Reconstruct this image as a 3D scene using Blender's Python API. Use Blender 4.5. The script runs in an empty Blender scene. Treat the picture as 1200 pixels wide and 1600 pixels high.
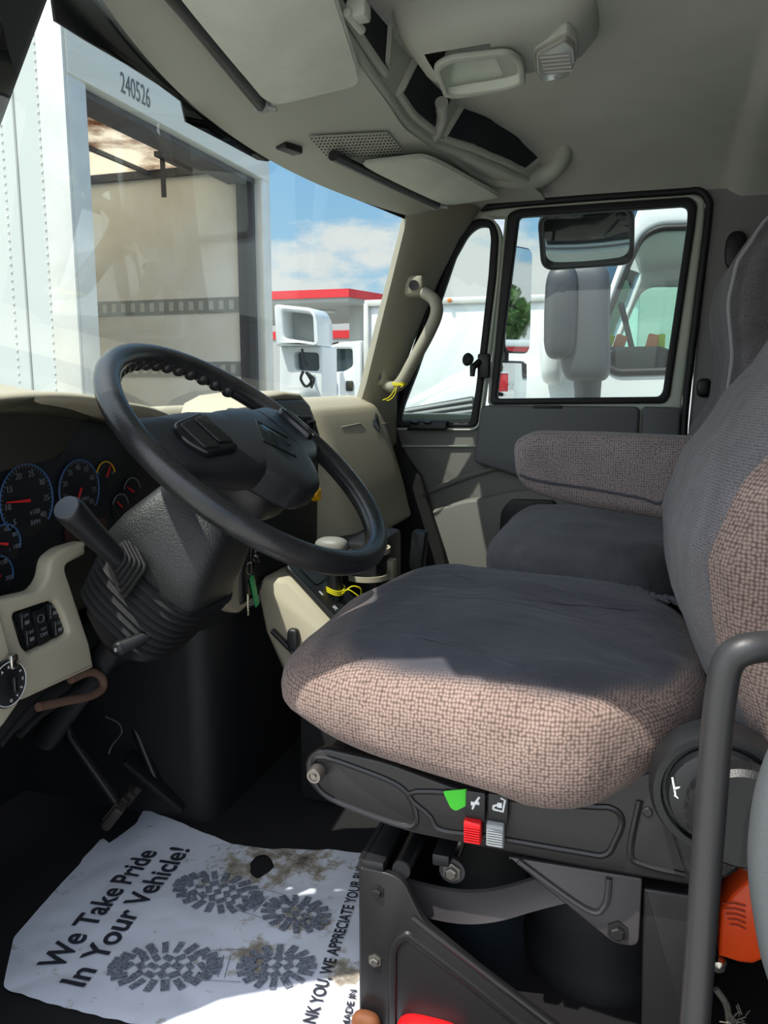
import bpy, bmesh, math, random
from mathutils import Vector as V, Matrix, Euler, noise
from mathutils.geometry import interpolate_bezier

# ------------------------------------------------------------------ camera, sky, sun, exposure
scene = bpy.context.scene
COL = scene.collection
PI = math.pi
F, PITCH, YAW = 1250.0, math.radians(9.1), math.radians(17.5)      # focal length in pixels of a 1200x1600 frame
EYE = V((0, 0, 1.95))
cam = bpy.data.cameras.new('camera'); cam_o = bpy.data.objects.new('camera', cam); COL.objects.link(cam_o)
cam.sensor_fit = 'VERTICAL'; cam.sensor_height = 36.0; cam.lens = F / 1600 * 36.0
cam.clip_start = 0.02; cam.clip_end = 500
cam_o.location = EYE; cam_o.rotation_euler = (PI / 2 - PITCH, 0, YAW)
scene.camera = cam_o
vs = scene.view_settings
vs.view_transform = 'Standard'; vs.look = 'None'; vs.gamma = 1.0; vs.use_curve_mapping = False; vs.exposure = 0.35
SUN_TO = V((-0.29, -0.45, 1.0)).normalized()
SUN_STRENGTH, SKY_STRENGTH = 4.6, 0.80
sun = bpy.data.lights.new('sun', 'SUN'); sun.energy = SUN_STRENGTH; sun.angle = math.radians(0.53); sun.color = (1.0, 0.955, 0.88)
sun_o = bpy.data.objects.new('sun', sun); COL.objects.link(sun_o)
sun_o.rotation_euler = SUN_TO.to_track_quat('Z', 'Y').to_euler(); sun_o.location = (-3, -4, 12)
scene.cycles.max_bounces = 10; scene.cycles.diffuse_bounces = 5; scene.cycles.glossy_bounces = 5
scene.cycles.transparent_max_bounces = 24; scene.cycles.transmission_bounces = 6
scene.cycles.caustics_reflective = False; scene.cycles.caustics_refractive = False
scene.cycles.use_denoising = True
scene.cycles.sample_clamp_indirect = 6

def lin(c):
    return tuple((x / 255 / 12.92) if x / 255 <= 0.04045 else ((x / 255 + 0.055) / 1.055) ** 2.4 for x in c) + (1.0,)

w = bpy.data.worlds.new('sky'); scene.world = w; w.use_nodes = True
nt = w.node_tree; nt.nodes.clear(); N = nt.nodes.new; Lk = nt.links.new
out = N('ShaderNodeOutputWorld'); bg = N('ShaderNodeBackground'); bg.inputs['Strength'].default_value = SKY_STRENGTH
tc = N('ShaderNodeTexCoord'); sep = N('ShaderNodeSeparateXYZ'); Lk(tc.outputs['Generated'], sep.inputs[0])
ramp = N('ShaderNodeValToRGB'); cr = ramp.color_ramp
cr.elements[0].position = 0.0; cr.elements[0].color = (0.20, 0.20, 0.19, 1)
cr.elements[1].position = 1.0; cr.elements[1].color = lin((74, 132, 206))
for p_, c_ in ((0.49, (0.22, 0.21, 0.2, 1)), (0.502, lin((206, 228, 240))), (0.56, lin((172, 215, 245))), (0.66, lin((128, 188, 240)))):
    e_ = cr.elements.new(p_); e_.color = c_
mp = N('ShaderNodeMapRange'); mp.inputs['From Min'].default_value = -1; mp.inputs['From Max'].default_value = 1
Lk(sep.outputs['Z'], mp.inputs['Value']); Lk(mp.outputs[0], ramp.inputs[0])
cmap = N('ShaderNodeMapping'); cmap.inputs['Scale'].default_value = (1.0, 1.0, 2.1); cmap.inputs['Location'].default_value = (0.35, 0.2, 0.05)
Lk(tc.outputs['Generated'], cmap.inputs[0])
cn = N('ShaderNodeTexNoise'); cn.inputs['Scale'].default_value = 5.2; cn.inputs['Detail'].default_value = 9; cn.inputs['Roughness'].default_value = 0.58
Lk(cmap.outputs[0], cn.inputs['Vector'])
# clouds gather low over the horizon
low = N('ShaderNodeMapRange'); low.inputs['From Min'].default_value = 0.10; low.inputs['From Max'].default_value = 0.27
low.inputs['To Min'].default_value = 0.25; low.inputs['To Max'].default_value = -0.10; low.interpolation_type = 'SMOOTHSTEP'
Lk(sep.outputs['Z'], low.inputs['Value'])
add = N('ShaderNodeMath'); add.operation = 'ADD'; Lk(cn.outputs[0], add.inputs[0]); Lk(low.outputs[0], add.inputs[1])
cm = N('ShaderNodeMapRange'); cm.inputs['From Min'].default_value = 0.57; cm.inputs['From Max'].default_value = 0.70; cm.interpolation_type = 'SMOOTHSTEP'
Lk(add.outputs[0], cm.inputs['Value'])
mix = N('ShaderNodeMix'); mix.data_type = 'RGBA'; Lk(cm.outputs[0], mix.inputs['Factor'])
Lk(ramp.outputs[0], mix.inputs['A']); mix.inputs['B'].default_value = lin((243, 245, 246))
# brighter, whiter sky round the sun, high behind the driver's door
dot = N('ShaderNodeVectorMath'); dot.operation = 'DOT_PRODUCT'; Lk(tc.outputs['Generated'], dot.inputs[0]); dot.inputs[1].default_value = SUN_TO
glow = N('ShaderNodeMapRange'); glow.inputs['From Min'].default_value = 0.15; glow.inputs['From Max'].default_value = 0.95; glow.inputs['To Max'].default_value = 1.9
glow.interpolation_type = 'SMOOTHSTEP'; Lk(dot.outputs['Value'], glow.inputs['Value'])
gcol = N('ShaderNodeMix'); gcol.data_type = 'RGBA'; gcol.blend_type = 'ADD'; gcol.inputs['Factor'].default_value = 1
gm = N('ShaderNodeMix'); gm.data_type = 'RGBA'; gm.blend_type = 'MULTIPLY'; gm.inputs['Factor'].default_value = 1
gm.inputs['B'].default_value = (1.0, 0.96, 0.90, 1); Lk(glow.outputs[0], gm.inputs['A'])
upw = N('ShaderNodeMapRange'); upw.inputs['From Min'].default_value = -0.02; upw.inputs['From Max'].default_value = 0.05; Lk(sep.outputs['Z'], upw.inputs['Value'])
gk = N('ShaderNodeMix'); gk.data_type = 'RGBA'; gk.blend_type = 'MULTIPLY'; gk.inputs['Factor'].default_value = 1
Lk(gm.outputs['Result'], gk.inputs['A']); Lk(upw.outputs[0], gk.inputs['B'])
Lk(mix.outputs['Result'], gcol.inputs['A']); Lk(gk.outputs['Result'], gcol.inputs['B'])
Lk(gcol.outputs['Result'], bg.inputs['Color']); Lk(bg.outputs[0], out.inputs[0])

# ------------------------------------------------------------------ helpers
CF = V((-math.sin(YAW) * math.cos(PITCH), math.cos(YAW) * math.cos(PITCH), -math.sin(PITCH)))
CR = V((math.cos(YAW), math.sin(YAW), 0)); CU = CR.cross(CF)

def P(ax, val, px, py):
    """the point of the plane ax = val that was measured at (px, py) in the photograph"""
    d = CF + CR * ((px - 600) / F) + CU * ((800 - py) / F)
    i = 'XYZ'.index(ax)
    return EYE + d * ((val - EYE[i]) / d[i])

def XZ(y, pts): return [(q.x, q.z) for q in (P('Y', y, *p) for p in pts)]
def YZ(x, pts): return [(q.y, q.z) for q in (P('X', x, *p) for p in pts)]
def XY(z, pts): return [(q.x, q.y) for q in (P('Z', z, *p) for p in pts)]

def fillet(pts, r, n=4):
    """round the corners of a closed polygon (r one number or one per corner)"""
    out = []; m = len(pts)
    for i in range(m):
        p = V(pts[i]); a = V(pts[i - 1]); b = V(pts[(i + 1) % m])
        ri = r[i] if isinstance(r, (list, tuple)) else r
        da, db = a - p, b - p
        k = min(ri, da.length * 0.48, db.length * 0.48)
        if k < 1e-5: out.append(tuple(p)); continue
        s, e = p + da.normalized() * k, p + db.normalized() * k
        for j in range(n + 1):
            t = j / n
            out.append(tuple(s * (1 - t) ** 2 + p * 2 * t * (1 - t) + e * t * t))
    return out

def spline(pts, n=8, closed=False):
    """Catmull-Rom through points"""
    pts = [V(p) for p in pts]; m = len(pts); res = []
    for i in range(m if closed else m - 1):
        g = (lambda k: pts[k % m]) if closed else (lambda k: pts[max(0, min(m - 1, k))])
        p0, p1, p2, p3 = g(i - 1), g(i), g(i + 1), g(i + 2)
        for j in range(n):
            t = j / n
            res.append(0.5 * ((2 * p1) + (p2 - p0) * t + (2 * p0 - 5 * p1 + 4 * p2 - p3) * t * t + (3 * p1 - p0 - 3 * p2 + p3) * t ** 3))
    if not closed: res.append(pts[-1])
    return res

def interp(tab, x):
    if x <= tab[0][0]: return tab[0][1]
    for (a, fa), (b, fb) in zip(tab, tab[1:]):
        if x <= b:
            t = (x - a) / (b - a); t = t * t * (3 - 2 * t) * 0.5 + t * 0.5
            return fa + (fb - fa) * t
    return tab[-1][1]

def frame(o, x, y):
    x = V(x).normalized(); y = V(y); z = x.cross(y).normalized(); y = z.cross(x)
    m = Matrix((x, y, z)).transposed().to_4x4(); m.translation = V(o); return m

PY = lambda y: frame((0, y, 0), (1, 0, 0), (0, 0, 1))      # plane Y = y seen from the driver's side: local (x, z), thickness along -Y .. +Y
PX = lambda x: frame((x, 0, 0), (0, 1, 0), (0, 0, 1))      # plane X = x: local (y, z)
PZ = lambda z: frame((0, 0, z), (1, 0, 0), (0, 1, 0))

class MB:
    def __init__(s): s.bm = bmesh.new()
    def _merge(s, b, mtx=None):
        if mtx is not None: b.transform(mtx)
        me = bpy.data.meshes.new('t'); b.to_mesh(me); b.free(); s.bm.from_mesh(me); bpy.data.meshes.remove(me); return s
    def box(s, c, size, rot=(0, 0, 0), bev=0.0, seg=2):
        b = bmesh.new(); bmesh.ops.create_cube(b, size=1)
        bmesh.ops.scale(b, vec=size, verts=b.verts)
        if bev > 0: bmesh.ops.bevel(b, geom=b.edges[:], offset=min(bev, min(size) * .49), segments=seg, affect='EDGES', profile=.5)
        m = rot.to_4x4() if isinstance(rot, Matrix) else Euler(rot).to_matrix().to_4x4()
        m.translation = V(c); return s._merge(b, m)
    def tube(s, pts, r, n=10, closed=False, sx=1.0, up=None):
        pts = [V(p) for p in pts]; m = len(pts); b = bmesh.new(); rings = []
        nrm = None
        for i, p in enumerate(pts):
            if closed: t = pts[(i + 1) % m] - pts[i - 1]
            else: t = pts[min(i + 1, m - 1)] - pts[max(i - 1, 0)]
            t.normalize()
            if nrm is None:
                nrm = V(up) if up is not None else (V((0, 0, 1)) if abs(t.z) < .9 else V((1, 0, 0)))
            nrm = (nrm - t * nrm.dot(t)).normalized(); bi = t.cross(nrm)
            ri = r[i] if isinstance(r, (list, tuple)) else r
            rings.append([b.verts.new(p + nrm * (math.cos(a) * ri) + bi * (math.sin(a) * ri * sx)) for a in (2 * PI * k / n for k in range(n))])
        for i in range(m if closed else m - 1):
            A, B = rings[i], rings[(i + 1) % m]
            for k in range(n): b.faces.new((A[k], A[(k + 1) % n], B[(k + 1) % n], B[k]))
        if not closed: b.faces.new(rings[0][::-1]); b.faces.new(rings[-1])
        bmesh.ops.recalc_face_normals(b, faces=b.faces); return s._merge(b)
    def lathe(s, prof, o, axis, n=24, xdir=None, sy=1.0):
        """prof: (radius, height) pairs, closed at both ends"""
        axis = V(axis).normalized(); x = V(xdir) if xdir is not None else (V((0, 0, 1)) if abs(axis.z) < .9 else V((1, 0, 0)))
        x = (x - axis * x.dot(axis)).normalized(); y = axis.cross(x); b = bmesh.new(); rings = []
        for (r, h) in prof:
            rings.append([b.verts.new(V(o) + axis * h + x * (math.cos(a) * r) + y * (math.sin(a) * r * sy)) for a in (2 * PI * k / n for k in range(n))])
        for A, B in zip(rings, rings[1:]):
            for k in range(n): b.faces.new((A[k], A[(k + 1) % n], B[(k + 1) % n], B[k]))
        b.faces.new(rings[0][::-1]); b.faces.new(rings[-1])
        bmesh.ops.recalc_face_normals(b, faces=b.faces); return s._merge(b)
    def loft(s, rings, closed=True, cap=True):
        b = bmesh.new(); R_ = [[b.verts.new(V(p)) for p in r] for r in rings]; n = len(R_[0])
        for A, B in zip(R_, R_[1:]):
            for k in range(n if closed else n - 1): b.faces.new((A[k], A[(k + 1) % n], B[(k + 1) % n], B[k]))
        if cap and closed: b.faces.new(R_[0][::-1]); b.faces.new(R_[-1])
        bmesh.ops.recalc_face_normals(b, faces=b.faces); return s._merge(b)
    def grid(s, fn, nu, nv, thick=0.0):
        b = bmesh.new(); g = [[b.verts.new(V(fn(i / nu, j / nv))) for j in range(nv + 1)] for i in range(nu + 1)]
        for i in range(nu):
            for j in range(nv): b.faces.new((g[i][j], g[i + 1][j], g[i + 1][j + 1], g[i][j + 1]))
        if thick:
            bmesh.ops.recalc_face_normals(b, faces=b.faces)
            bmesh.ops.solidify(b, geom=b.faces[:], thickness=thick)
        return s._merge(b)
    def superq(s, c, abc, e1, e2, nu=48, nv=24, deform=None):
        sg = lambda v, e: math.copysign(abs(v) ** e, v)
        b = bmesh.new(); rings = []
        for j in range(1, nv):
            la = -PI / 2 + PI * j / nv
            la = PI / 2 * math.copysign(abs(la / (PI / 2)) ** .7, la)
            rings.append([(sg(math.cos(la), e1) * sg(math.cos(lo), e2), sg(math.cos(la), e1) * sg(math.sin(lo), e2), sg(math.sin(la), e1)) for lo in (2 * PI * i / nu for i in range(nu))])
        def mk(q):
            p = V((c[0] + abc[0] * q[0], c[1] + abc[1] * q[1], c[2] + abc[2] * q[2]))
            return b.verts.new(deform(p, q) if deform else p)
        R_ = [[mk(q) for q in r] for r in rings]
        bo, to = mk((0, 0, -1)), mk((0, 0, 1))
        for A, B in zip(R_, R_[1:]):
            for k in range(nu): b.faces.new((A[k], A[(k + 1) % nu], B[(k + 1) % nu], B[k]))
        for k in range(nu):
            b.faces.new((bo, R_[0][(k + 1) % nu], R_[0][k])); b.faces.new((to, R_[-1][k], R_[-1][(k + 1) % nu]))
        bmesh.ops.recalc_face_normals(b, faces=b.faces); return s._merge(b)
    def plate(s, loops, mtx, depth, bev=0.0, res=2):
        """flat plate with holes: loops of local 2-D points, first the outline; centred on the plane"""
        cu = bpy.data.curves.new('t', 'CURVE'); cu.dimensions = '2D'; cu.fill_mode = 'BOTH'
        cu.extrude = max(depth / 2 - bev, 0); cu.bevel_depth = bev; cu.bevel_resolution = res; cu.offset = -bev
        for lp in loops:
            sp = cu.splines.new('POLY'); sp.points.add(len(lp) - 1); sp.use_cyclic_u = True
            for k, q in enumerate(lp): sp.points[k].co = (q[0], q[1], 0, 1)
        return s._curve(cu, mtx)
    def text(s, body, mtx, size, depth=0.0004, align='CENTER', bold=0.0, squeeze=1.0):
        cu = bpy.data.curves.new('t', 'FONT'); cu.body = body; cu.size = size; cu.extrude = depth / 2; cu.offset = bold
        cu.align_x = align; cu.align_y = 'CENTER'; cu.resolution_u = 4
        return s._curve(cu, mtx @ Matrix.Diagonal((squeeze, 1, 1, 1)))
    def _curve(s, cu, mtx):
        o = bpy.data.objects.new('t', cu); COL.objects.link(o)
        me = bpy.data.meshes.new_from_object(o); bpy.data.objects.remove(o); bpy.data.curves.remove(cu)
        b = bmesh.new(); b.from_mesh(me); bpy.data.meshes.remove(me)
        bmesh.ops.remove_doubles(b, verts=b.verts, dist=1e-6)
        bmesh.ops.recalc_face_normals(b, faces=b.faces)
        return s._merge(b, mtx)
    def prism(s, poly, mtx, depth, bev=0.0): return s.plate([poly], mtx, depth, bev)
    def ball(s, c, r, n=16, sc=(1, 1, 1)):
        b = bmesh.new(); bmesh.ops.create_uvsphere(b, u_segments=n, v_segments=n // 2 + 2, radius=r)
        return s._merge(b, Matrix.Translation(V(c)) @ Matrix.Diagonal((*sc, 1)))
    def each(s, fn):
        for v in s.bm.verts: v.co = fn(v.co)
        return s
    def build(s, name, mat, parent=None, label=None, smooth=True, angle=38, kind=None, cat=None, group=None):
        me = bpy.data.meshes.new(name); o = bpy.data.objects.new(name, me)
        bmesh.ops.remove_doubles(s.bm, verts=s.bm.verts, dist=1e-6)
        if parent is not None:
            off = V(parent.get('_o', (0, 0, 0)))
        else:
            xs = [v.co for v in s.bm.verts]
            off = V([(min(q[i] for q in xs) + max(q[i] for q in xs)) / 2 for i in (0, 1)] + [min(q[2] for q in xs)])
        bmesh.ops.translate(s.bm, vec=-off, verts=s.bm.verts)
        s.bm.to_mesh(me); s.bm.free()
        if smooth:
            me.polygons.foreach_set('use_smooth', [True] * len(me.polygons)); me.set_sharp_from_angle(angle=math.radians(angle))
        me.materials.append(mat); COL.objects.link(o)
        o['_o'] = tuple(off)
        if parent is not None: o.parent = parent
        else: o.location = off
        if label: o['label'] = label
        if kind: o['kind'] = kind
        if cat: o['category'] = cat
        if group: o['group'] = group
        return o

def thing(name, label, cat, loc, group=None):
    o = bpy.data.objects.new(name, None); COL.objects.link(o); o.empty_display_size = .05
    o.location = loc; o['_o'] = tuple(loc); o['label'] = label; o['category'] = cat
    if group: o['group'] = group
    return o

# ------------------------------------------------------------------ materials
def mat(name, col, rough=0.6, metal=0.0, bump=0.0, bscale=300.0, var=0.0, vscale=6.0, spec=0.5, alpha=1.0, trans=0.0, emit=0.0, coat=0.0, col2=None):
    m = bpy.data.materials.new(name); m.use_nodes = True; t = m.node_tree; b = t.nodes['Principled BSDF']
    c = lin(col); b.inputs['Base Color'].default_value = c; b.inputs['Roughness'].default_value = rough; b.inputs['Metallic'].default_value = metal
    b.inputs['Specular IOR Level'].default_value = spec; b.inputs['Coat Weight'].default_value = coat
    if trans: b.inputs['Transmission Weight'].default_value = trans
    if emit: b.inputs['Emission Color'].default_value = c; b.inputs['Emission Strength'].default_value = emit
    tcn = t.nodes.new('ShaderNodeTexCoord')
    if var:
        n = t.nodes.new('ShaderNodeTexNoise'); n.inputs['Scale'].default_value = vscale; n.inputs['Detail'].default_value = 6; n.inputs['Roughness'].default_value = .6
        t.links.new(tcn.outputs['Object'], n.inputs['Vector'])
        mx = t.nodes.new('ShaderNodeMix'); mx.data_type = 'RGBA'
        mr = t.nodes.new('ShaderNodeMapRange'); mr.inputs['From Min'].default_value = .35; mr.inputs['From Max'].default_value = .65
        t.links.new(n.outputs[0], mr.inputs['Value']); t.links.new(mr.outputs[0], mx.inputs['Factor'])
        mx.inputs['A'].default_value = c
        mx.inputs['B'].default_value = lin(col2) if col2 else tuple(x * (1 - var) for x in c[:3]) + (1,)
        t.links.new(mx.outputs['Result'], b.inputs['Base Color'])
    if bump:
        n = t.nodes.new('ShaderNodeTexNoise'); n.inputs['Scale'].default_value = bscale; n.inputs['Detail'].default_value = 3
        t.links.new(tcn.outputs['Object'], n.inputs['Vector'])
        bp = t.nodes.new('ShaderNodeBump'); bp.inputs['Strength'].default_value = bump; bp.inputs['Distance'].default_value = .0015
        t.links.new(n.outputs[0], bp.inputs['Height']); t.links.new(bp.outputs[0], b.inputs['Normal'])
    return m

def fabric(name, col, col2, cell=190.0, strength=.6, dist=.0016, top=None):
    """woven upholstery: small cells in rows, light thread tops, darker gaps"""
    m = bpy.data.materials.new(name); m.use_nodes = True; t = m.node_tree; b = t.nodes['Principled BSDF']
    b.inputs['Roughness'].default_value = .95; b.inputs['Specular IOR Level'].default_value = .15
    b.inputs['Sheen Weight'].default_value = .12; b.inputs['Sheen Roughness'].default_value = .5
    tcn = t.nodes.new('ShaderNodeTexCoord')
    vo = t.nodes.new('ShaderNodeTexVoronoi'); vo.inputs['Scale'].default_value = cell; vo.inputs['Randomness'].default_value = .35
    # threads run with the cloth: across on upright faces, lengthwise on flat ones
    vo.voronoi_dimensions = '2D'
    sp = t.nodes.new('ShaderNodeSeparateXYZ'); t.links.new(tcn.outputs['Object'], sp.inputs[0])
    sn = t.nodes.new('ShaderNodeSeparateXYZ'); t.links.new(tcn.outputs['Normal'], sn.inputs[0])
    ax_, ay_ = t.nodes.new('ShaderNodeMath'), t.nodes.new('ShaderNodeMath'); ax_.operation = ay_.operation = 'ABSOLUTE'
    t.links.new(sn.outputs[0], ax_.inputs[0]); t.links.new(sn.outputs[1], ay_.inputs[0])
    gx = t.nodes.new('ShaderNodeMath'); gx.operation = 'GREATER_THAN'; t.links.new(ax_.outputs[0], gx.inputs[0]); t.links.new(ay_.outputs[0], gx.inputs[1])
    xy = t.nodes.new('ShaderNodeMix'); t.links.new(gx.outputs[0], xy.inputs['Factor']); t.links.new(sp.outputs[0], xy.inputs['A']); t.links.new(sp.outputs[1], xy.inputs['B'])
    cs = t.nodes.new('ShaderNodeCombineXYZ'); t.links.new(xy.outputs['Result'], cs.inputs[0]); t.links.new(sp.outputs[2], cs.inputs[1])
    ct = t.nodes.new('ShaderNodeCombineXYZ'); t.links.new(sp.outputs[0], ct.inputs[0]); t.links.new(sp.outputs[1], ct.inputs[1])
    az = t.nodes.new('ShaderNodeMath'); az.operation = 'ABSOLUTE'; t.links.new(sn.outputs[2], az.inputs[0])
    gt = t.nodes.new('ShaderNodeMath'); gt.operation = 'GREATER_THAN'; gt.inputs[1].default_value = .72; t.links.new(az.outputs[0], gt.inputs[0])
    mv = t.nodes.new('ShaderNodeMix'); mv.data_type = 'VECTOR'; t.links.new(gt.outputs[0], mv.inputs['Factor']); t.links.new(cs.outputs[0], mv.inputs['A']); t.links.new(ct.outputs[0], mv.inputs['B'])
    t.links.new(mv.outputs['Result'], vo.inputs['Vector'])
    n = t.nodes.new('ShaderNodeTexNoise'); n.inputs['Scale'].default_value = 9; n.inputs['Detail'].default_value = 8; n.inputs['Roughness'].default_value = .62; n.inputs['Distortion'].default_value = .8
    t.links.new(tcn.outputs['Object'], n.inputs['Vector'])
    mr = t.nodes.new('ShaderNodeMapRange'); mr.inputs['From Min'].default_value = .15; mr.inputs['From Max'].default_value = .65
    t.links.new(vo.outputs['Distance'], mr.inputs['Value'])
    mx = t.nodes.new('ShaderNodeMix'); mx.data_type = 'RGBA'; mx.inputs['A'].default_value = lin(col); mx.inputs['B'].default_value = lin(col2)
    t.links.new(mr.outputs[0], mx.inputs['Factor'])
    mr2 = t.nodes.new('ShaderNodeMapRange'); mr2.inputs['From Min'].default_value = .3; mr2.inputs['From Max'].default_value = .7
    mr2.inputs['To Min'].default_value = .72; mr2.inputs['To Max'].default_value = 1.15
    t.links.new(n.outputs[0], mr2.inputs['Value'])
    mu = t.nodes.new('ShaderNodeMix'); mu.data_type = 'RGBA'; mu.blend_type = 'MULTIPLY'; mu.inputs['Factor'].default_value = 1
    src = mx.outputs['Result']
    if top:                                                       # flat faces are a smooth darker velour
        ms = t.nodes.new('ShaderNodeMapRange'); ms.interpolation_type = 'SMOOTHSTEP'; ms.inputs['From Min'].default_value = .84; ms.inputs['From Max'].default_value = .97
        t.links.new(sn.outputs[2], ms.inputs['Value'])
        mt = t.nodes.new('ShaderNodeMix'); mt.data_type = 'RGBA'; t.links.new(ms.outputs[0], mt.inputs['Factor']); t.links.new(src, mt.inputs['A']); mt.inputs['B'].default_value = lin(top); src = mt.outputs['Result']
        iv = t.nodes.new('ShaderNodeMapRange'); iv.inputs['To Min'].default_value = strength; iv.inputs['To Max'].default_value = strength * .15; t.links.new(ms.outputs[0], iv.inputs['Value'])
    t.links.new(src, mu.inputs['A']); t.links.new(mr2.outputs[0], mu.inputs['B'])
    t.links.new(mu.outputs['Result'], b.inputs['Base Color'])
    bp = t.nodes.new('ShaderNodeBump'); bp.inputs['Strength'].default_value = strength; bp.inputs['Distance'].default_value = dist; bp.invert = True
    if top: t.links.new(iv.outputs[0], bp.inputs['Strength'])
    t.links.new(vo.outputs['Distance'], bp.inputs['Height'])
    fo = t.nodes.new('ShaderNodeTexNoise'); fo.inputs['Scale'].default_value = 5.5; fo.inputs['Detail'].default_value = 3; fo.inputs['Distortion'].default_value = 1.2
    fm_ = t.nodes.new('ShaderNodeMapping'); fm_.inputs['Scale'].default_value = (1, 2.4, 1); fm_.inputs['Rotation'].default_value = (0, 0, .5)
    t.links.new(tcn.outputs['Object'], fm_.inputs[0]); t.links.new(fm_.outputs[0], fo.inputs['Vector'])
    b2 = t.nodes.new('ShaderNodeBump'); b2.inputs['Strength'].default_value = .45; b2.inputs['Distance'].default_value = .018
    t.links.new(fo.outputs[0], b2.inputs['Height']); t.links.new(bp.outputs[0], b2.inputs['Normal']); t.links.new(b2.outputs[0], b.inputs['Normal'])
    return m

def glass(name, tint=(1, 1, 1), refl=1.0, ior=1.45):
    m = bpy.data.materials.new(name); m.use_nodes = True; t = m.node_tree; t.nodes.clear()
    o = t.nodes.new('ShaderNodeOutputMaterial'); tr = t.nodes.new('ShaderNodeBsdfTransparent'); gl = t.nodes.new('ShaderNodeBsdfGlossy')
    fr = t.nodes.new('ShaderNodeFresnel'); fr.inputs['IOR'].default_value = ior; mx = t.nodes.new('ShaderNodeMixShader')
    mu = t.nodes.new('ShaderNodeMath'); mu.operation = 'MULTIPLY'; mu.inputs[1].default_value = refl
    tr.inputs[0].default_value = (*tint, 1); gl.inputs['Roughness'].default_value = .0
    t.links.new(fr.outputs[0], mu.inputs[0]); t.links.new(mu.outputs[0], mx.inputs[0]); t.links.new(tr.outputs[0], mx.inputs[1]); t.links.new(gl.outputs[0], mx.inputs[2])
    t.links.new(mx.outputs[0], o.inputs[0]); return m

M = {}
M['beige'] = mat('beige dash plastic', (180, 172, 150), .62, bump=.12, bscale=900)
M['beige_pillar'] = mat('beige pillar plastic', (156, 152, 136), .65, bump=.12, bscale=900)
M['headliner'] = mat('grey headliner', (204, 206, 198), .95, bump=.25, bscale=500, var=.08)
M['console'] = mat('grey green console plastic', (188, 192, 182), .7, bump=.15, bscale=700)
M['visor'] = mat('visor vinyl', (226, 234, 222), .7, bump=.2, bscale=120, var=.12, vscale=9)
M['pocket'] = mat('dark net pocket', (36, 38, 44), .95, bump=.6, bscale=500)
M['black'] = mat('black moulded plastic', (24, 25, 27), .42, bump=.25, bscale=700)
M['black_grain'] = mat('grained black plastic', (34, 35, 36), .45, bump=.7, bscale=420)
M['gloss_black'] = mat('glossy black plastic', (18, 20, 23), .2)
M['soft_black'] = mat('soft black vinyl', (30, 32, 36), .42, bump=.25, bscale=600)
M['rim'] = mat('worn black steering rim leather', (30, 31, 33), .27, bump=.2, bscale=500, var=.35, vscale=11, col2=(50, 50, 50))
M['rubber'] = mat('black rubber', (20, 20, 21), .7, bump=.4, bscale=160)
M['carpet'] = mat('dark rubber floor covering', (26, 25, 26), .85, bump=.6, bscale=220, var=.3)
M['seal'] = mat('black window seal', (20, 21, 24), .6)
M['door_paint'] = mat('pale painted door steel', (190, 198, 184), .45)
M['door_panel'] = mat('grey door panel vinyl', (108, 107, 101), .6, bump=.3, bscale=500)
M['door_upper'] = mat('dark grey door panel vinyl', (98, 100, 102), .6, bump=.3, bscale=500)
M['grey_trim'] = mat('grey wall vinyl', (132, 132, 132), .8, bump=.3, bscale=500)
M['steel_black'] = mat('black painted steel', (30, 29, 30), .36, bump=.05, bscale=200)
M['steel_grey'] = mat('grey pressed steel', (78, 74, 76), .4, .3)
M['chrome'] = mat('bright steel', (200, 198, 192), .22, 1.0)
M['dullmetal'] = mat('dull zinc steel', (140, 135, 128), .4, .9)
M['red'] = mat('red plastic', (205, 24, 30), .4)
M['grey_tab'] = mat('grey ribbed plastic', (150, 154, 156), .5)
M['yellow'] = mat('yellow plastic', (238, 178, 20), .4)
M['yellow_wire'] = mat('yellow wire', (222, 210, 30), .45)
M['green'] = mat('green plastic tag', (30, 168, 96), .45)
M['green_label'] = mat('bright green sticker', (70, 205, 50), .6)
M['orange'] = mat('orange translucent plastic', (255, 84, 26), .3, trans=.25)
M['white_mark'] = mat('white printing', (226, 228, 228), .6)
M['dim_mark'] = mat('dim white printing', (112, 116, 122), .6)
M['blue_mark'] = mat('blue dial ring', (52, 92, 140), .5)
M['needle'] = mat('red needle', (205, 36, 40), .5)
M['dial'] = mat('black dial face', (14, 16, 22), .45)
M['ink'] = mat('dark print ink', (40, 41, 52), .85)
M['print'] = mat('mottled grey boot print ink', (66, 70, 84), .9, var=.6, vscale=300, col2=(150, 156, 168))
M['glass'] = glass('window glass', (.86, .91, .89))
M['windshield'] = glass('windshield glass', (.84, .89, .86), 1.0)
M['lens'] = mat('clear ribbed lamp lens', (214, 214, 206), .15, trans=.5)
M['mirror'] = mat('mirror glass', (220, 224, 228), .02, 1.0)
M['belt'] = mat('grey seat belt webbing', (62, 62, 66), .9, bump=.5, bscale=900)
M['fabric'] = fabric('grey brown woven upholstery', (160, 138, 128), (90, 76, 70), 244, .32, .0012, top=(66, 67, 74))
M['fabric_arm'] = fabric('ribbed armrest upholstery', (150, 138, 136), (96, 88, 88), 260, .35, .001)
M['velour'] = fabric('worn dark grey seat velour', (80, 80, 87), (66, 66, 73), 420, .3, .0008)
M['velour_light'] = fabric('grey seat velour', (104, 103, 107), (90, 89, 93), 420, .3, .0008)
M['fabric_grey'] = fabric('grey ribbed upholstery', (126, 122, 124), (80, 77, 80), 330, .4, .0009)
M['pipe'] = mat('grey seat piping', (158, 158, 162), .9)

# ------------------------------------------------------------------ the cab shell
def sq_ring(cx, cy, a, b, e, n=40):
    sg = lambda v: math.copysign(abs(v) ** e, v)
    return [(cx + a * sg(math.cos(t)), cy + b * sg(math.sin(t))) for t in (2 * PI * k / n for k in range(n))]

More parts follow.
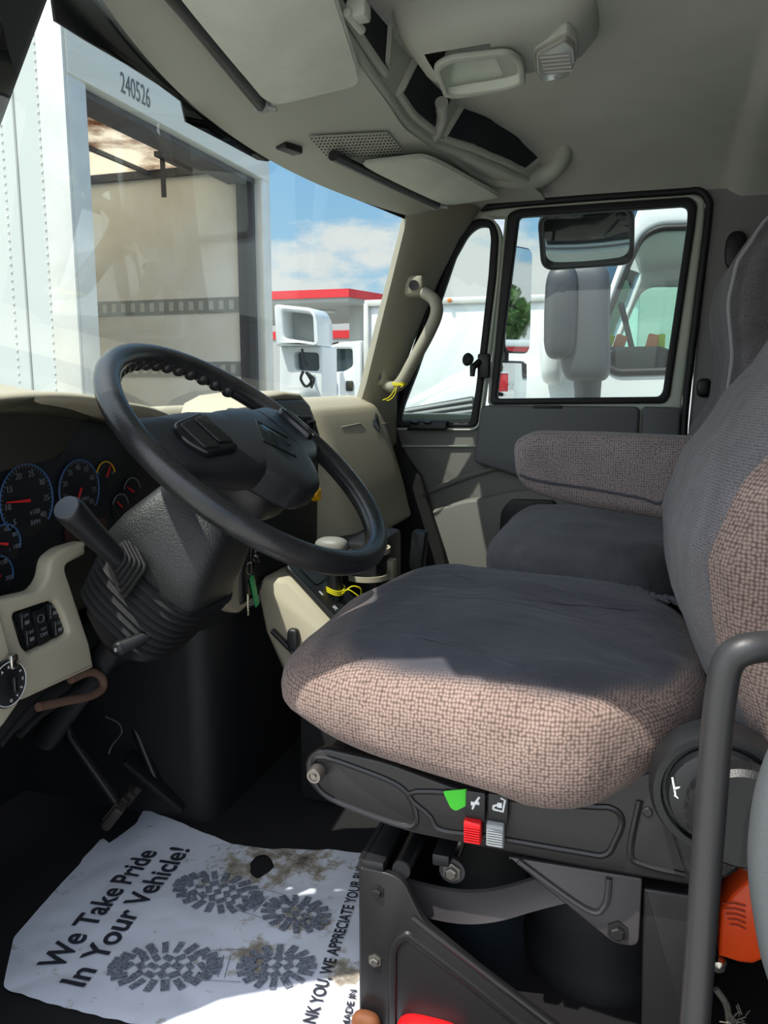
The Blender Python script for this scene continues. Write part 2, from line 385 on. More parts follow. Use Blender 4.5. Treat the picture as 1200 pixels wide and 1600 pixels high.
def ws_x(y, z): return -0.735 - 0.29 * (2.40 - z) + 0.155 * ((y - 1.5) / 0.75) ** 2      # the windshield's surface
def on_ws(px, py):
    """where the line of sight through (px, py) meets the windshield"""
    d = CF + CR * ((px - 600) / F) + CU * ((800 - py) / F); a, b_ = .3, None; t = .3
    g = lambda t: (lambda q: q.x - ws_x(q.y, q.z))(EYE + d * t)
    while t < 3.2 and b_ is None:
        t += .02
        if g(t) < 0: b_ = t
        else: a = t
    if b_ is None: return EYE + d * (2.22 / d.y)
    for _ in range(30):
        m = (a + b_) / 2
        if g(m) < 0: b_ = m
        else: a = m
    return EYE + d * a

MB().box((-.35, 1.47, 1.075), (1.86, 1.98, .05)).build('floor', M['carpet'], kind='structure')
def ceil_z(x, y):
    z = 2.585 - .135 * min(1, abs((y - 1.5) / .92)) ** 5
    if x > .20: z -= .022 * min(1, (x - .20) / .03)
    return z
MB().grid(lambda u, v: (lambda y: (lambda x: (x, y, min(ceil_z(x, y), 2.432 + .9 * (x - ws_x(y, 2.44) - .02))))(ws_x(y, 2.44) + .02 + (.60 - ws_x(y, 2.44) - .02) * u))(.47 + 1.95 * v), 60, 40, .03).build('ceiling', M['headliner'], kind='structure')
MB().box((.60, 1.45, 1.82), (.04, 1.94, 1.52)).build('wall_back', M['grey_trim'], kind='structure')
# side wall behind the passenger door, with a rounded front edge along the door opening
MB().plate([fillet([(.115, 1.08), (.60, 1.08), (.60, 2.56), (.10, 2.50), (.155, 2.43)], .02)], PY(2.385), .05, .008).build('wall_right', M['grey_trim'], kind='structure')
MB().box((-1.22, 1.47, 1.46), (.04, 1.94, .78)).build('wall_front', M['carpet'], kind='structure')
b = MB(); b.box((-1.0, .60, 1.52), (.42, .05, .86), bev=.02); b.box((.42, .56, 1.82), (.34, .08, 1.50), bev=.02)
b.box((-.35, .56, 1.08), (1.3, .08, .05), bev=.015)
b.build('wall_left', M['carpet'], kind='structure')
MB().box((-.35, 2.42, 1.10), (1.7, .05, .10), bev=.01).build('trim_1', M['carpet'], kind='structure')
# driver-side windshield pillar and its door frame corner, close to the camera; its unseen depth is thickened to block sun
rings = []
for z, xi, xo in ((1.10, -.83, -.735), (1.75, -.825, -.730), (1.90, -.805, -.718), (2.05, -.722, -.655), (2.187, -.646, -.596), (2.25, -.608, -.558), (2.322, -.564, -.516), (2.38, -.515, -.46), (2.43, -.44, -.38), (2.46, -.36, -.30)):
    rings.append([(x, y, z) for x, y in fillet([(xi, .72), (xo, .55), (xo - .05, .50), (xi - .10, .55), (xi - .06, .70)], .025, 4)])
MB().loft(rings).build('trim_2', M['seal'], kind='structure', angle=60)
# passenger-side windshield pillar
rings = []
for z, x0, y0, x1, y1 in ((1.50, -.80, 2.165, -.70, 2.335), (1.79, -.785, 2.165, -.700, 2.345), (1.86, -.765, 2.165, -.698, 2.345), (1.95, -.735, 2.165, -.695, 2.345), (2.10, -.695, 2.165, -.636, 2.345), (2.25, -.655, 2.165, -.570, 2.345), (2.36, -.622, 2.155, -.512, 2.345), (2.44, -.60, 2.14, -.45, 2.345)):
    ins = V((x0, y0)); ous = V((x1, y1)); d = ous - ins; nrm = V((d.y, -d.x)).normalized()
    front = [ins + d * t + nrm * (.026 * math.sin(PI * t) ** .7) for t in (0, .06, .15, .3, .45, .6, .75, .88, .96, 1)]
    back = [ous - nrm * .05, ins - nrm * .02]
    rings.append([(q.x, q.y, z) for q in front + back])
MB().loft(rings).build('trim_3', M['beige_pillar'], kind='structure')
# windshield
MB().grid(lambda u, v: (lambda y, z: (ws_x(y, z), y, z))(.62 + 1.72 * u, 1.84 + .60 * v), 30, 12).build('window_1', M['windshield'], kind='structure')
# dark painted band along the top of the windshield, stepping round the sensor area
low = [(88, 32), (135, 62), (200, 100), (250, 132), (285, 158), (292, 190), (350, 220), (405, 250), (420, 252), (430, 245), (450, 250), (500, 277), (555, 310), (600, 328), (648, 348), (656, 372)]
hi = [(78, 2), (125, 24), (185, 50), (235, 85), (275, 112), (300, 130), (350, 172), (392, 192), (425, 210), (440, 214), (460, 220), (505, 240), (560, 275), (605, 298), (660, 325), (678, 335)]
b = MB(); L1 = [on_ws(*p) for p in low]; H1 = [on_ws(*p) for p in hi]
for q in H1: q.z += .03; q.x += .0
b.loft([[p - V((.004, 0, 0)) for p in L1], [p + V((-.002, 0, .0)) for p in H1]], closed=False, cap=False)
bmesh.ops.solidify(b.bm, geom=b.bm.faces[:], thickness=.003)
b.build('trim_4', M['seal'], kind='structure')

# ------------------------------------------------------------------ seats
BACK = [(1.48, .10), (1.55, .095), (1.62, .060), (1.70, .030), (1.77, .025), (1.84, .047), (1.92, .098), (2.0, .157), (2.10, .228), (2.20, .30), (2.30, .35), (2.40, .41)]
def cushion_fn(dx, y0, lift):
    def f(p, q):
        x = p.x - dx; lo0 = max(0, -q[2]) ** .6
        n_ = noise.noise(V((p.x * 7, p.y * 7, p.z * 7 + y0))) * .007 + noise.noise(V((p.x * 22, p.y * 13, p.z * 16))) * .0028
        s = max(0, (x + .07) / .17)
        p.y += -q[1] * .085 * min(1, s) ** 1.6; p.z += lo0 * .045 * min(1, s) ** 1.6                              # narrower at the back
        lo_ = max(0, -q[2]) ** .6; hi_ = max(0, q[2]) ** .6
        p.y -= .02 * (1 - q[2] ** 2) * (q[1] < 0) * math.exp(-((x + .05) / .2) ** 2)
        p.z += lo_ * (-.030 * math.exp(-((x + .07) / .15) ** 2) + .030 * min(1, max(0, (-.20 - x) / .2))) * abs(q[1]) ** .5
        p.z += hi_ * (-.018 * math.exp(-((x - .02) / .16) ** 2) * (1 - q[1] ** 2) - .022 * min(1, max(0, (-.28 - x) / .13)) ** 2)
        p.z += lift * (q[2] + 1) / 2
        out_ = V((q[0] * .3, q[1] * .3, q[2])); out_ = out_.normalized() if out_.length > 0 else V((0, 0, 1))
        return p + out_ * n_
    return f
BACK_P = [(1.48, .10), (1.55, .095), (1.62, .075), (1.70, .06), (1.77, .06), (1.84, .08), (1.92, .12), (2.0, .125), (2.10, .112), (2.17, .122), (2.23, .155), (2.30, .21), (2.36, .29), (2.40, .33)]
def backrest_rings(yc, dx, half, BACK=BACK, turn=0.0):
    rings = []
    zs = [1.50 + .92 * i / 44 for i in range(45)]
    for i, z in enumerate(zs):
        t = (z - 1.5) / .92
        hw = half * (1 - .06 * t - .30 * max(0, (t - .62) / .38) ** 1.6); x0 = interp(BACK, z) + dx
        if i in (0, 44): hw *= .86
        elif i in (1, 43): hw *= .96
        th = .17 - .06 * t; ring = []
        for k in range(56):
            a = 2 * PI * k / 56; c, s_ = math.cos(a), math.sin(a)
            sx = math.copysign(abs(c) ** .55, c); sy = math.copysign(abs(s_) ** .55, s_)
            y = yc + hw * sy; x = x0 + th / 2 + th / 2 * -sx
            if sx > 0: x += .022 * (1 - min(1, abs(sy)) ** 2) * (1 - t)    # the hollow between the bolsters
            x += turn * max(0, (yc - y) / half) ** 1.7
            n_ = noise.noise(V((x * 5, y * 5, z * 6 + yc))) * .006
            ring.append((x - n_, y, z))
        rings.append(ring)
    return rings

ds = thing('driver_seat', 'large nearest grey brown cloth driver seat on a black steel suspension base', 'seat', (-.13, 1.09, 1.10))
cu = MB().superq((-.17, 1.09, 1.575), (.268, .285, .084), .66, .50, 110, 60, cushion_fn(0, 0, 0)).build('cushion', M['fabric'], ds)
# stitched seams over the cushion top
from mathutils.bvhtree import BVHTree
def on_mesh(o, px, py, lift=.001):
    off = V(o['_o']); t_ = BVHTree.FromPolygons([v.co + off for v in o.data.vertices], [p.vertices[:] for p in o.data.polygons])
    d = (CF + CR * ((px - 600) / F) + CU * ((800 - py) / F)).normalized(); h = t_.ray_cast(EYE, d)
    return h[0] - d * lift if h[0] else None
b = MB()
for ln in ([(652, 886), (690, 893), (740, 908), (800, 932), (860, 942), (930, 948), (1000, 955), (1040, 965)], [(560, 985), (640, 992), (720, 1012), (800, 1040), (900, 1062)]):
    q = [c_ for c_ in (on_mesh(cu, *p) for p in ln) if c_ is not None]
    if len(q) > 2: b.tube(spline(q, 5), .0011, 5)
b.build('seam', M['velour'], cu)
# torn seam at the back corner of the cushion
b = MB(); rnd = random.Random(3)
seam = spline([(on_mesh(cu, *p) or P('Z', 1.645, *p)) for p in ((985, 918), (1005, 925), (1020, 934), (1045, 936), (1062, 945), (1085, 955))], 5)
b.tube([q + V((0, 0, .004 * rnd.uniform(-1, 1))) for q in seam], [.003 + .003 * rnd.random() for _ in seam], 7)
for _ in range(16):
    q = rnd.choice(seam); b.tube([q, q + V((rnd.uniform(-.010, .010), rnd.uniform(-.010, .010), .003))], .0009, 5)
b.build('torn_seam', M['velour'], ds, 'torn frayed seam at the back corner')
br = MB().loft(backrest_rings(1.09, 0, .275, turn=.052)).build('backrest', M['fabric_grey'], ds)
# near bolster in coarse weave
b = MB(); 
rr_ = backrest_rings(1.09, -.002, .278, turn=.052); b.loft(rr_)
dele = [f for f in b.bm.faces if f.calc_center_median().y > .868]
bmesh.ops.delete(b.bm, geom=dele, context='FACES'); b.build('side_bolster', M['fabric'], ds, 'coarse woven near bolster')
# inboard armrest with its lower seam
arm = fillet(XZ(1.40, [(802, 690), (830, 674), (940, 676), (1110, 684), (1110, 830), (1035, 812), (900, 790), (830, 770), (806, 745)]), [.02, .02, .0, .0, .0, .0, .03, .02, .02])
ar = MB().plate([arm], PY(1.42), .085, .026, 4).build('armrest', M['fabric_arm'], ds)
MB().tube(spline([(q.x, 1.3755, q.z) for q in (P('Y', 1.376, *p) for p in ((812, 742), (845, 752), (930, 765), (1000, 778), (1030, 786), (1050, 765)))], 6), .0022, 6).build('seam', M['velour'], ar)
# black side pan
pan = fillet(XZ(.855, [(474, 1186), (500, 1168), (600, 1190), (720, 1235), (900, 1240), (1040, 1200), (1120, 1200), (1120, 1392), (900, 1354), (640, 1302), (515, 1256), (480, 1226)]), .018)
b = MB(); b.plate([pan], PY(.862), .014, .004)
b.box((-.13, 1.10, 1.475), (.44, .46, .06), bev=.012); b.build('seat_pan', M['steel_black'], ds)
b = MB()
for lp in ([(490, 1200), (500, 1182), (560, 1200), (625, 1228), (648, 1262), (645, 1290), (600, 1280), (520, 1248), (494, 1225)],
           [(652, 1236), (672, 1275), (690, 1296), (760, 1306), (900, 1330), (945, 1335), (962, 1312), (972, 1282), (955, 1262), (900, 1258)],
           [(1000, 1250), (985, 1330), (1005, 1350), (1070, 1366)]):
    q = spline([(s.x, .856, s.z) for s in (P('Y', .856, *p) for p in lp)], 6, closed=len(lp) > 5)
    b.tube(q, .0042, 8, closed=len(lp) > 5)
b.build('pressed_ridge', M['steel_black'], ds)
def bolt(parent, p, r, axis=(0, -1, 0), m='dullmetal', name='bolt', hexa=True):
    bb = MB(); bb.lathe([(0.0005, 0), (r * 1.5, 0), (r * 1.5, r * .3), (r * 1.02, r * .32), (r * .98, r * .9), (r * .75, r * 1.05), (0.0005, r * 1.05)], p, axis, 6 if hexa else 20)
    return bb.build(name, M[m], parent, angle=25)
bb = P('Y', .85, 497, 1205)
MB().lathe([(.0005, 0), (.010, 0), (.010, .012), (.0085, .015), (.006, .015), (.006, .013), (.003, .013), (.003, .016), (.0005, .016)], bb, (0, -1, 0), 24).build('pivot_bolt', M['dullmetal'], ds)
# two air levers with white pictograms, and the green sticker
for nm, mk, px, py, c in (('height_lever', 'red', 740, 1300, 0), ('recline_lever', 'grey_tab', 775, 1305, 1)):
    p0 = P('Y', .845, px, py)
    lv = MB().box((p0.x, .842, p0.z + .004), (.020, .012, .030), rot=(.15, 0, 0), bev=.002)
    for k in range(7): lv.box((p0.x, .8345, p0.z - .006 + k * .003), (.018, .003, .0012))
    lv = lv.build(nm, M[mk], ds, 'red lever tip' if c == 0 else 'grey ribbed lever tip')
    st = MB().box((p0.x + .002, .846, p0.z + .034), (.023, .010, .036), bev=.002).build('lever_stem', M['black'], lv)
    ic = MB(); q = V((p0.x + .003, .8405, p0.z + .041))
    if c == 0:
        ic.tube([q + V((-.004, 0, -.010)), q + V((-.001, 0, -.002)), q + V((.004, 0, .006))], .0013, 6); ic.tube([q + V((-.006, 0, -.002)), q + V((.004, 0, -.003))], .0012, 6); ic.ball(q + V((-.004, 0, -.004)), .0022, 8); ic.ball(q + V((.002, 0, -.001)), .0020, 8)
    else:
        ic.tube([q + V((-.006, 0, -.007)), q + V((.005, 0, -.008)), q + V((.007, 0, .006)), q + V((.002, 0, .008))], .0014, 6); ic.box(q + V((.001, 0, -.001)), (.005, .001, .006)); ic.tube([q + V((-.006, 0, -.007)), q + V((-.006, 0, -.003)), q + V((-.001, 0, -.001))], .0014, 6)
    ic.build('pictogram', M['white_mark'], lv)
gl = fillet(XZ(.848, [(692, 1236), (738, 1232), (734, 1256), (712, 1267), (704, 1262)]), .003)
MB().plate([gl], PY(.848), .0012).build('sticker', M['green_label'], ds, 'bright green sticker under the cushion')
# recliner cover
rc = P('Y', .80, 1124, 1242)
b = MB(); b.lathe([(.0005, -.05), (.060, -.05), (.066, -.03), (.066, -.006), (.062, .004), (.055, .004), (.053, -.002), (.050, -.002), (.047, .010), (.03, .016), (.0005, .016)], rc, (0, -1, 0), 48)
b.plate([fillet([(rc.x - .060, rc.z), (rc.x + .060, rc.z), (rc.x + .02, rc.z - .095), (rc.x - .022, rc.z - .11)], .02)], PY(.83), .04, .006)
rcv = b.build('recliner_cover', M['black'], ds)
b = MB(); b.lathe([(.0005, .01), (.045, .01), (.050, .016), (.050, .034), (.045, .040), (.0005, .040)], rc + V((.018, 0, -.004)), (0, -1, 0), 40)
for k in range(30):
    a = 2 * PI * k / 30; b.box(rc + V((.018 + .05 * math.cos(a), -.026, -.004 + .05 * math.sin(a))), (.003, .016, .003), rot=(0, -a, 0))
b.build('lumbar_knob', M['black'], rcv)
b = MB(); q = rc + V((-.045, -.012, .005))
for s_, e_ in (((0, .012), (.004, -.006)), ((.002, .0), (.008, .004)), ((.003, -.006), (.009, -.010)), ((.009, -.010), (.009, -.014))):
    b.tube([q + V((s_[0], 0, s_[1])), q + V((e_[0], 0, e_[1]))], .0011, 6)
b.build('pictogram', M['white_mark'], rcv)
# suspension base: side plate with a raised diagonal, front plate with holes, scissor parts, air spring
side = fillet(XZ(.872, [(562, 1354), (600, 1362), (630, 1374), (648, 1412), (662, 1440), (760, 1520), (890, 1618), (890, 1640), (562, 1640)]), [.004, .01, .02, .01, .03, .01, .0, .0, .0])
bs = MB().plate([side], PY(.876), .010, .002).build('base_side_plate', M['steel_black'], ds)
b = MB(); q = [(s.x, .871, s.z) for s in (P('Y', .871, *p) for p in ((613, 1640), (614, 1520), (616, 1480), (634, 1462), (655, 1475), (740, 1540), (850, 1630)))]
b.tube(spline(q, 6), .006, 8, sx=.7); q = [(s.x, .871, s.z) for s in (P('Y', .871, *p) for p in ((645, 1432), (760, 1522), (890, 1622)))]
b.tube(q, .004, 8); b.build('pressed_ridge', M['steel_black'], bs)
for p in ((590, 1393), (586, 1500)): bolt(ds, P('Y', .871, *p), .0062, m='steel_black' if p[1] < 1450 else 'dullmetal')
loops = [[(.872, 1.10), (1.33, 1.10), (1.33, 1.362), (.872, 1.362)]] + [[(y0 + .010 * math.cos(a), 1.335 + .014 * math.sin(a)) for a in (2 * PI * k / 16 for k in range(16))] for y0 in (.895, .935, .985)]
MB().plate(loops, PX(-.305), .006).build('base_front_plate', M['steel_black'], ds)
b = MB(); b.box((-.29, 1.1, 1.355), (.03, .46, .012), bev=.003); b.box((-.205, 1.1, 1.372), (.022, .44, .016), bev=.003); b.tube([(-.255, .88, 1.35), (-.255, 1.33, 1.36)], .012, 12)
b.build('cross_bar', M['black'], ds)
arc = [P('Y', .92, *p) for p in ((600, 1382), (650, 1402), (720, 1416), (780, 1412), (850, 1392), (930, 1372))]
b = MB(); mid = spline(arc, 6)
b.loft([[q + V((0, 0, .024)) for q in mid], [q + V((0, .004, .0)) for q in mid], [q + V((0, 0, -.022)) for q in mid]], closed=False, cap=False)
bmesh.ops.solidify(b.bm, geom=b.bm.faces[:], thickness=.006); b.build('scissor_arm', M['steel_grey'], ds)
b = MB(); b.lathe([(.0005, -.005), (.085, -.005), (.10, .02), (.105, .06), (.095, .10), (.105, .13), (.10, .16), (.07, .175), (.0005, .175)], (-.02, 1.08, 1.11), (0, 0, 1), 36); b.build('air_spring', M['rubber'], ds)
b = MB(); b.box((-.10, 1.12, 1.125), (.42, .46, .03), bev=.004); b.box((.07, 1.12, 1.25), (.02, .42, .24), bev=.004); b.build('base_tray', M['steel_black'], ds)
tri = fillet(XZ(.885, [(792, 1338), (1004, 1372), (998, 1480), (960, 1474), (940, 1458)]), [.004, .004, .012, .012, .004])
tb = MB().plate([tri], PY(.888), .008, .002).build('bracket', M['steel_grey'], ds)
q = [(s.x, .883, s.z) for s in (P('Y', .883, *p) for p in ((810, 1345), (915, 1420), (945, 1415), (952, 1372)))]
MB().tube(spline(q, 6), .004, 8).build('pressed_ridge', M['steel_grey'], tb)
bolt(tb, P('Y', .884, 965, 1454), .0085, m='steel_black')
b = MB(); b.plate([fillet(XZ(.90, [(1005, 1376), (1100, 1390), (1085, 1640), (1002, 1640)]), .004)], PY(.905), .04, .004); b.build('rear_post', M['steel_black'], ds)
q = P('Y', .93, 706, 1362)
b = MB(); b.lathe([(.0005, 0), (.017, 0), (.017, .003), (.0005, .003)], q + V((0, .004, 0)), (0, -1, 0), 24); b.build('washer', M['steel_grey'], ds)
bolt(ds, q, .0085, m='dullmetal')
MB().tube([q + V((.006, .03, .034)), q + V((-.002, .03, .010))], .0095, 14).build('pin', M['chrome'], ds)
bolt(ds, P('Y', .858, 1012, 1266), .0055, m='steel_black', hexa=False)
MB().superq(P('Y', .86, 672, 1622), (.045, .02, .022), .7, .6, 24, 12).build('valve_cap', M['red'], ds, 'red cap at the foot of the base')
MB().superq(P('Y', .86, 572, 1606), (.020, .012, .022), .7, .8, 20, 12).build('foot_cap', mat('rusty brown cap', (128, 76, 42), .7, var=.4, vscale=40), ds, 'rusty brown cap at the base corner')

ps = thing('passenger_seat', 'grey cloth passenger seat with piped edge behind the armrest', 'seat', (-.06, 1.91, 1.10))
MB().superq((-.09, 1.91, 1.565), (.225, .275, .085), .62, .42, 70, 36, cushion_fn(.07, 5, 0)).build('cushion', M['velour_light'], ps)
MB().loft(backrest_rings(1.91, .03, .262, BACK_P)).build('backrest', M['fabric_grey'], ps)
b = MB()
for dy in (-.245,):
    b.tube([V((interp(BACK_P, z) + .03 - .001 + .012, 1.91 + dy * (1 - .06 * (z - 1.5) / .92 - .30 * max(0, ((z - 1.5) / .92 - .62) / .38) ** 1.6), z)) for z in (1.60 + .70 * k / 40 for k in range(41))], .004, 8)
b.build('piping', M['pipe'], ps)
b = MB(); b.box((-.06, 1.91, 1.30), (.34, .46, .38), bev=.02); b.build('pedestal', M['black'], ps)
for q in ((.135, 2.365, 2.255), (.06, 2.35, 1.90)):
    pass

# ------------------------------------------------------------------ steering wheel and column
WC = V((-.514, 1.014, 1.853)); PHI = math.radians(50.8)
WX, WY, WN = V((0, 1, 0)), V((-math.sin(PHI), 0, math.cos(PHI))), V((math.cos(PHI), 0, math.sin(PHI)))
WM = Matrix((WX, WY, WN)).transposed().to_4x4(); WM.translation = WC
def wl(b): b.bm.transform(WM); return b
sw = thing('steering_wheel', 'large black truck steering wheel with worn shiny rim', 'steering wheel', WC)
R_ = .218
b = MB(); b.tube([(R_ * math.cos(t), R_ * math.sin(t), 0) for t in (2 * PI * k / 120 for k in range(120))], .0168, 16, closed=True, up=(0, 0, 1))
for k in range(15):
    t = PI / 2 + (k - 7) * .115; b.ball((.2085 * math.cos(t), .2085 * math.sin(t), -.006), .0115, 12)
rim = wl(b).build('rim', M['rim'], sw, 'worn shiny rim', angle=80)
# hub with its two broad spokes
def hub_top(p, q):
    if p.x < 0: p.x *= 1.12
    p.x *= max(.5, 1 - 6.5 * max(0, -p.y - .012)); p.y += .55 * p.x ** 2 * (p.y > -.02)
    p.z += -.5 * (p.x ** 2) - .9 * min(0, p.y + .02) ** 2; return p
b = MB(); b.superq((0, -.020, .012), (.095, .084, .029), .50, .55, 64, 28, hub_top); pad = wl(b).build('horn_pad', M['soft_black'], sw, angle=80)
for s in (-1, 1):
    b = MB(); rings = []
    for t, x, y0, y1, zc, th in ((0, .055, -.058, .062, .010, .030), (.3, .11, -.052, .070, .008, .028), (.6, .150, -.036, .074, .004, .022), (.85, .188, -.022, .080, .0, .016), (1, .213, -.026, .090, -.001, .012)):
        ring = [(s * x, (y0 + y1) / 2 + (y1 - y0) / 2 * c_, zc + th * s_) for c_, s_ in ((math.copysign(abs(math.cos(a)) ** .6, math.cos(a)), math.copysign(abs(math.sin(a)) ** .6, math.sin(a))) for a in (2 * PI * k / 24 for k in range(24)))]
        rings.append(ring)
    b.loft(rings); sp = wl(b).build('spoke', M['soft_black'], sw, angle=80)
    b = MB(); b.plate([fillet([(s * .120, .048), (s * .176, .046), (s * .184, .016), (s * .172, -.012), (s * .118, -.022)], .010)], Matrix.Translation((0, 0, .0665)) @ Matrix.Rotation(s * .26, 4, 'Y'), .016, .004)
    pod = wl(b).build('switch_pod', M['gloss_black'], sw)
    b = MB()
    for (x0, x1) in ((.126, .147), (.151, .174)):
        b.plate([fillet([(s * x0, .040), (s * x1, .038), (s * x1, -.004), (s * x0, -.012)], .004)], Matrix.Translation((0, 0, .0755)) @ Matrix.Rotation(s * .26, 4, 'Y'), .005, .0015)
    wl(b).build('button', M['black'], pod)
b = MB(); b.superq((0, -.02, -.028), (.062, .062, .04), .6, .7, 36, 16)
b.lathe([(.0005, 0), (.045, 0), (.05, .05), (.0005, .05)], (0, 0, -.085), (0, 0, 1), 28); wl(b).build('hub', M['black'], sw)
# embossed emblem: a square on its corner round a pointed letter
b = MB(); mz = Matrix.Translation((0, -.010, .0408))
dia = [(0, .036), (.042, -.006), (0, -.044), (-.042, -.006)]; di2 = [(0, .031), (.036, -.006), (0, -.039), (-.036, -.006)]
b.plate([dia, di2], mz, .0022, .0006)
b.plate([[(-.024, -.020), (-.004, .024), (.004, .024), (.024, -.020), (.012, -.020), (0, .008), (-.012, -.020)]], mz, .0022, .0006)
wl(b).build('emblem', M['gloss_black'], pad)

sc = thing('steering_column', 'black steering column shroud with ribbed rubber bellows', 'steering column', WC - WN * .33)
def cring(zeta, ax, ay, e, oy=0.0, n=40): ox = -.026 * min(1, max(0, (-zeta - .08) / .06)); return [WM @ V((q[0], q[1], zeta)) for q in sq_ring(ox, oy, ax - .012 * (ox < -.01), ay, e, n)]
b = MB(); b.loft([cring(-.075, .045, .042, .7), cring(-.082, .062, .058, .55), cring(-.11, .078, .066, .4, -.002), cring(-.16, .086, .080, .38, -.006), cring(-.20, .088, .088, .42, -.008), cring(-.212, .082, .082, .45, -.008)])
b.build('shroud', M['black_grain'], sc, angle=45)
b = MB(); rings = []
for k in range(49):
    z_ = -.200 - .105 * k / 48; r_ = .086 + .0045 * math.cos(2 * PI * k / 6) - .012 * (k / 48)
    rings.append(cring(z_, r_ + .002, r_ + .004, .62, -.010))
b.loft(rings); b.build('bellows', M['rubber'], sc, 'ribbed rubber bellows', angle=80)
b = MB(); b.loft([cring(-.295, .070, .072, .7, -.01), cring(-.33, .066, .066, .7, -.012), cring(-.37, .03, .03, .8, -.012)]); b.tube([WM @ V((0, 0, -.35)), WM @ V((0, 0, -.62))], .022, 14); b.build('lower_boot', M['black'], sc)
# turn signal stalk
p0 = V((-.655, .908, 1.705)); p1 = P('Y', .795, 104, 793); ax_ = (p1 - p0).normalized()
b = MB(); b.tube([p0 - ax_ * .02, p0 + ax_ * .03, p0 + (p1 - p0) * .5, p1 - ax_ * .012, p1 - ax_ * .004, p1], [.0125, .0135, .0155, .0185, .0185, .0165], 20)
st = b.build('turn_signal_stalk', M['black'], sc)
MB().lathe([(.0005, 0), (.0165, 0), (.0158, .0015), (.0005, .0022)], p1, ax_, 24).build('end_cap', mat('grey stalk cap', (66, 70, 76), .5), st, 'grey end cap')
fr = frame(p0, WN, ax_.cross(WN))
b = MB()
for k in range(5):
    h = .032 - .004 * k; b.plate([fillet([(-h, -h), (h, -h), (h, h), (-h, h)], .008)], Matrix.Translation(ax_ * (.000 + .0065 * k)) @ frame(p0 - ax_ * .004, WN, ax_.cross(WN)), .005, .0015)
b.build('stalk_boot', M['rubber'], st)
tx = MB(); mid = p0 + (p1 - p0) * .60
side = (EYE - mid); side = (side - ax_ * side.dot(ax_)).normalized(); upx = ax_.cross(side)
if upx.z < 0: upx = -upx
tx.text('0 - I', frame(mid + (side * .55 + V((0, 0, .83))).normalized() * .0166, -ax_, ax_.cross((side * .55 + V((0, 0, .83))).normalized())), .010)
tx.build('marking', M['white_mark'], st)
# tilt lever
q0, q1 = P('Y', .93, 232, 992), P('Y', .90, 188, 1012)
tl = MB().tube([q0, q0 + (q1 - q0) * .5, q1], [.007, .009, .0105], 14).ball(q1, .0105, 14).build('tilt_lever', M['black'], sc)
MB().text('0', frame(q1 + V((0, -.0108, .0)), (1, 0, 0), (0, 0, 1)), .008).build('marking', M['white_mark'], tl)

# ------------------------------------------------------------------ dashboard
da = thing('dashboard', 'beige dashboard with cluster hood, black centre panel and glovebox end', 'dashboard', (-.85, 1.55, 1.50))
# cluster hood: an arch with a rolled edge, shoulders widened to block sun, the left one unseen
arch = [(.60, 1.60), (.60, 1.72), (.61, 1.84), (.66, 1.905), (.78, 1.932), (.90, 1.940), (1.0, 1.936), (1.08, 1.925), (1.17, 1.912), (1.25, 1.885), (1.31, 1.82), (1.335, 1.70), (1.335, 1.60)]
ac = spline([(0, y, z) for y, z in arch], 5); cen = V((0, .95, 1.68)); rings = []
for (x, off) in ((-.97, -.02), (-.90, -.008), (-.83, -.001), (-.785, 0), (-.772, .002), (-.766, .007), (-.768, .013), (-.778, .018), (-.83, .026), (-.845, .035)):
    rings.append([V((x, p.y, p.z)) + (cen - V((0, p.y, p.z))).normalized() * off for p in ac])
MB().loft(rings, closed=False, cap=False).build('cluster_hood', M['beige'], da, angle=80)
# dash top pad and the right end, one long moulding
def prof(y):
    t = max(0, min(1, (y - 1.62) / .12)); t = t * t * (3 - 2 * t)
    f = [(-1.02, 1.86), (-.97, 1.895), (-.93, 1.905), (-.90, 1.895), (-.895, 1.85), (-.895, 1.60), (-.90, 1.57), (-1.0, 1.56)]
    g = [(-1.02, 1.86), (-.92, 1.90), (-.80, 1.917), (-.735, 1.900), (-.700, 1.85), (-.628, 1.62), (-.655, 1.555), (-1.0, 1.52)]
    e = max(0, min(1, (y - 2.20) / .10)); sh = -.05 * e * e
    return [(a[0] + (b_[0] - a[0]) * t + (sh if i in (2, 3, 4, 5, 6) else 0), a[1] + (b_[1] - a[1]) * t + (-.02 * e * e if i in (1, 2, 3) else 0)) for i, (a, b_) in enumerate(zip(f, g))]
rings = []
for k in range(45):
    y = .60 + 1.70 * k / 44; pf = spline([(p[0], 0, p[1]) for p in prof(y)], 5); rings.append([(p.x, y, p.z) for p in pf])
MB().loft(rings, closed=False, cap=False).build('dash_pad', M['beige'], da, angle=80)
MB().box((-.98, 1.45, 1.71), (.10, 1.7, .30)).build('dash_core', M['black'], da)
# airbag badge and pressed lines on the right end
def onr(px, py, lift=.002):
    y0 = 1.7
    x = -.70
    for _ in range(40):
        q = P('X', x, px, py); x += .5 * (interp([(1.555, -.655), (1.62, -.628), (1.85, -.700), (1.90, -.735)], q.z) - x)
    return P('X', x + lift, px, py)
q = [onr(*p, .003) for p in ((578, 634), (590, 650), (593, 676), (583, 664))]
b = MB(); b.loft([q, [p + V((.003, -.002, 0)) for p in q]]); bd = b.build('badge', M['black'], da)
c_ = sum(q, V()) / 4; b = MB(); e1 = (q[1] - q[0]).normalized(); e2 = (q[0] - q[3]).normalized()
b.text('AIR', frame(c_ + V((.004, -.002, 0)), -e2 if e2.z > 2 else (q[2] - q[1]).normalized() * -1, (q[1] - q[2]).normalized().cross(V((1, -.3, .2)).normalized()) * -1), .012)
b.bm.free()
b = MB(); b.box(c_ + V((.003, -.002, 0)), (.003, .02, .03)); b.build('badge_mark', mat('grey badge relief', (80, 80, 78), .5), bd)
b = MB()
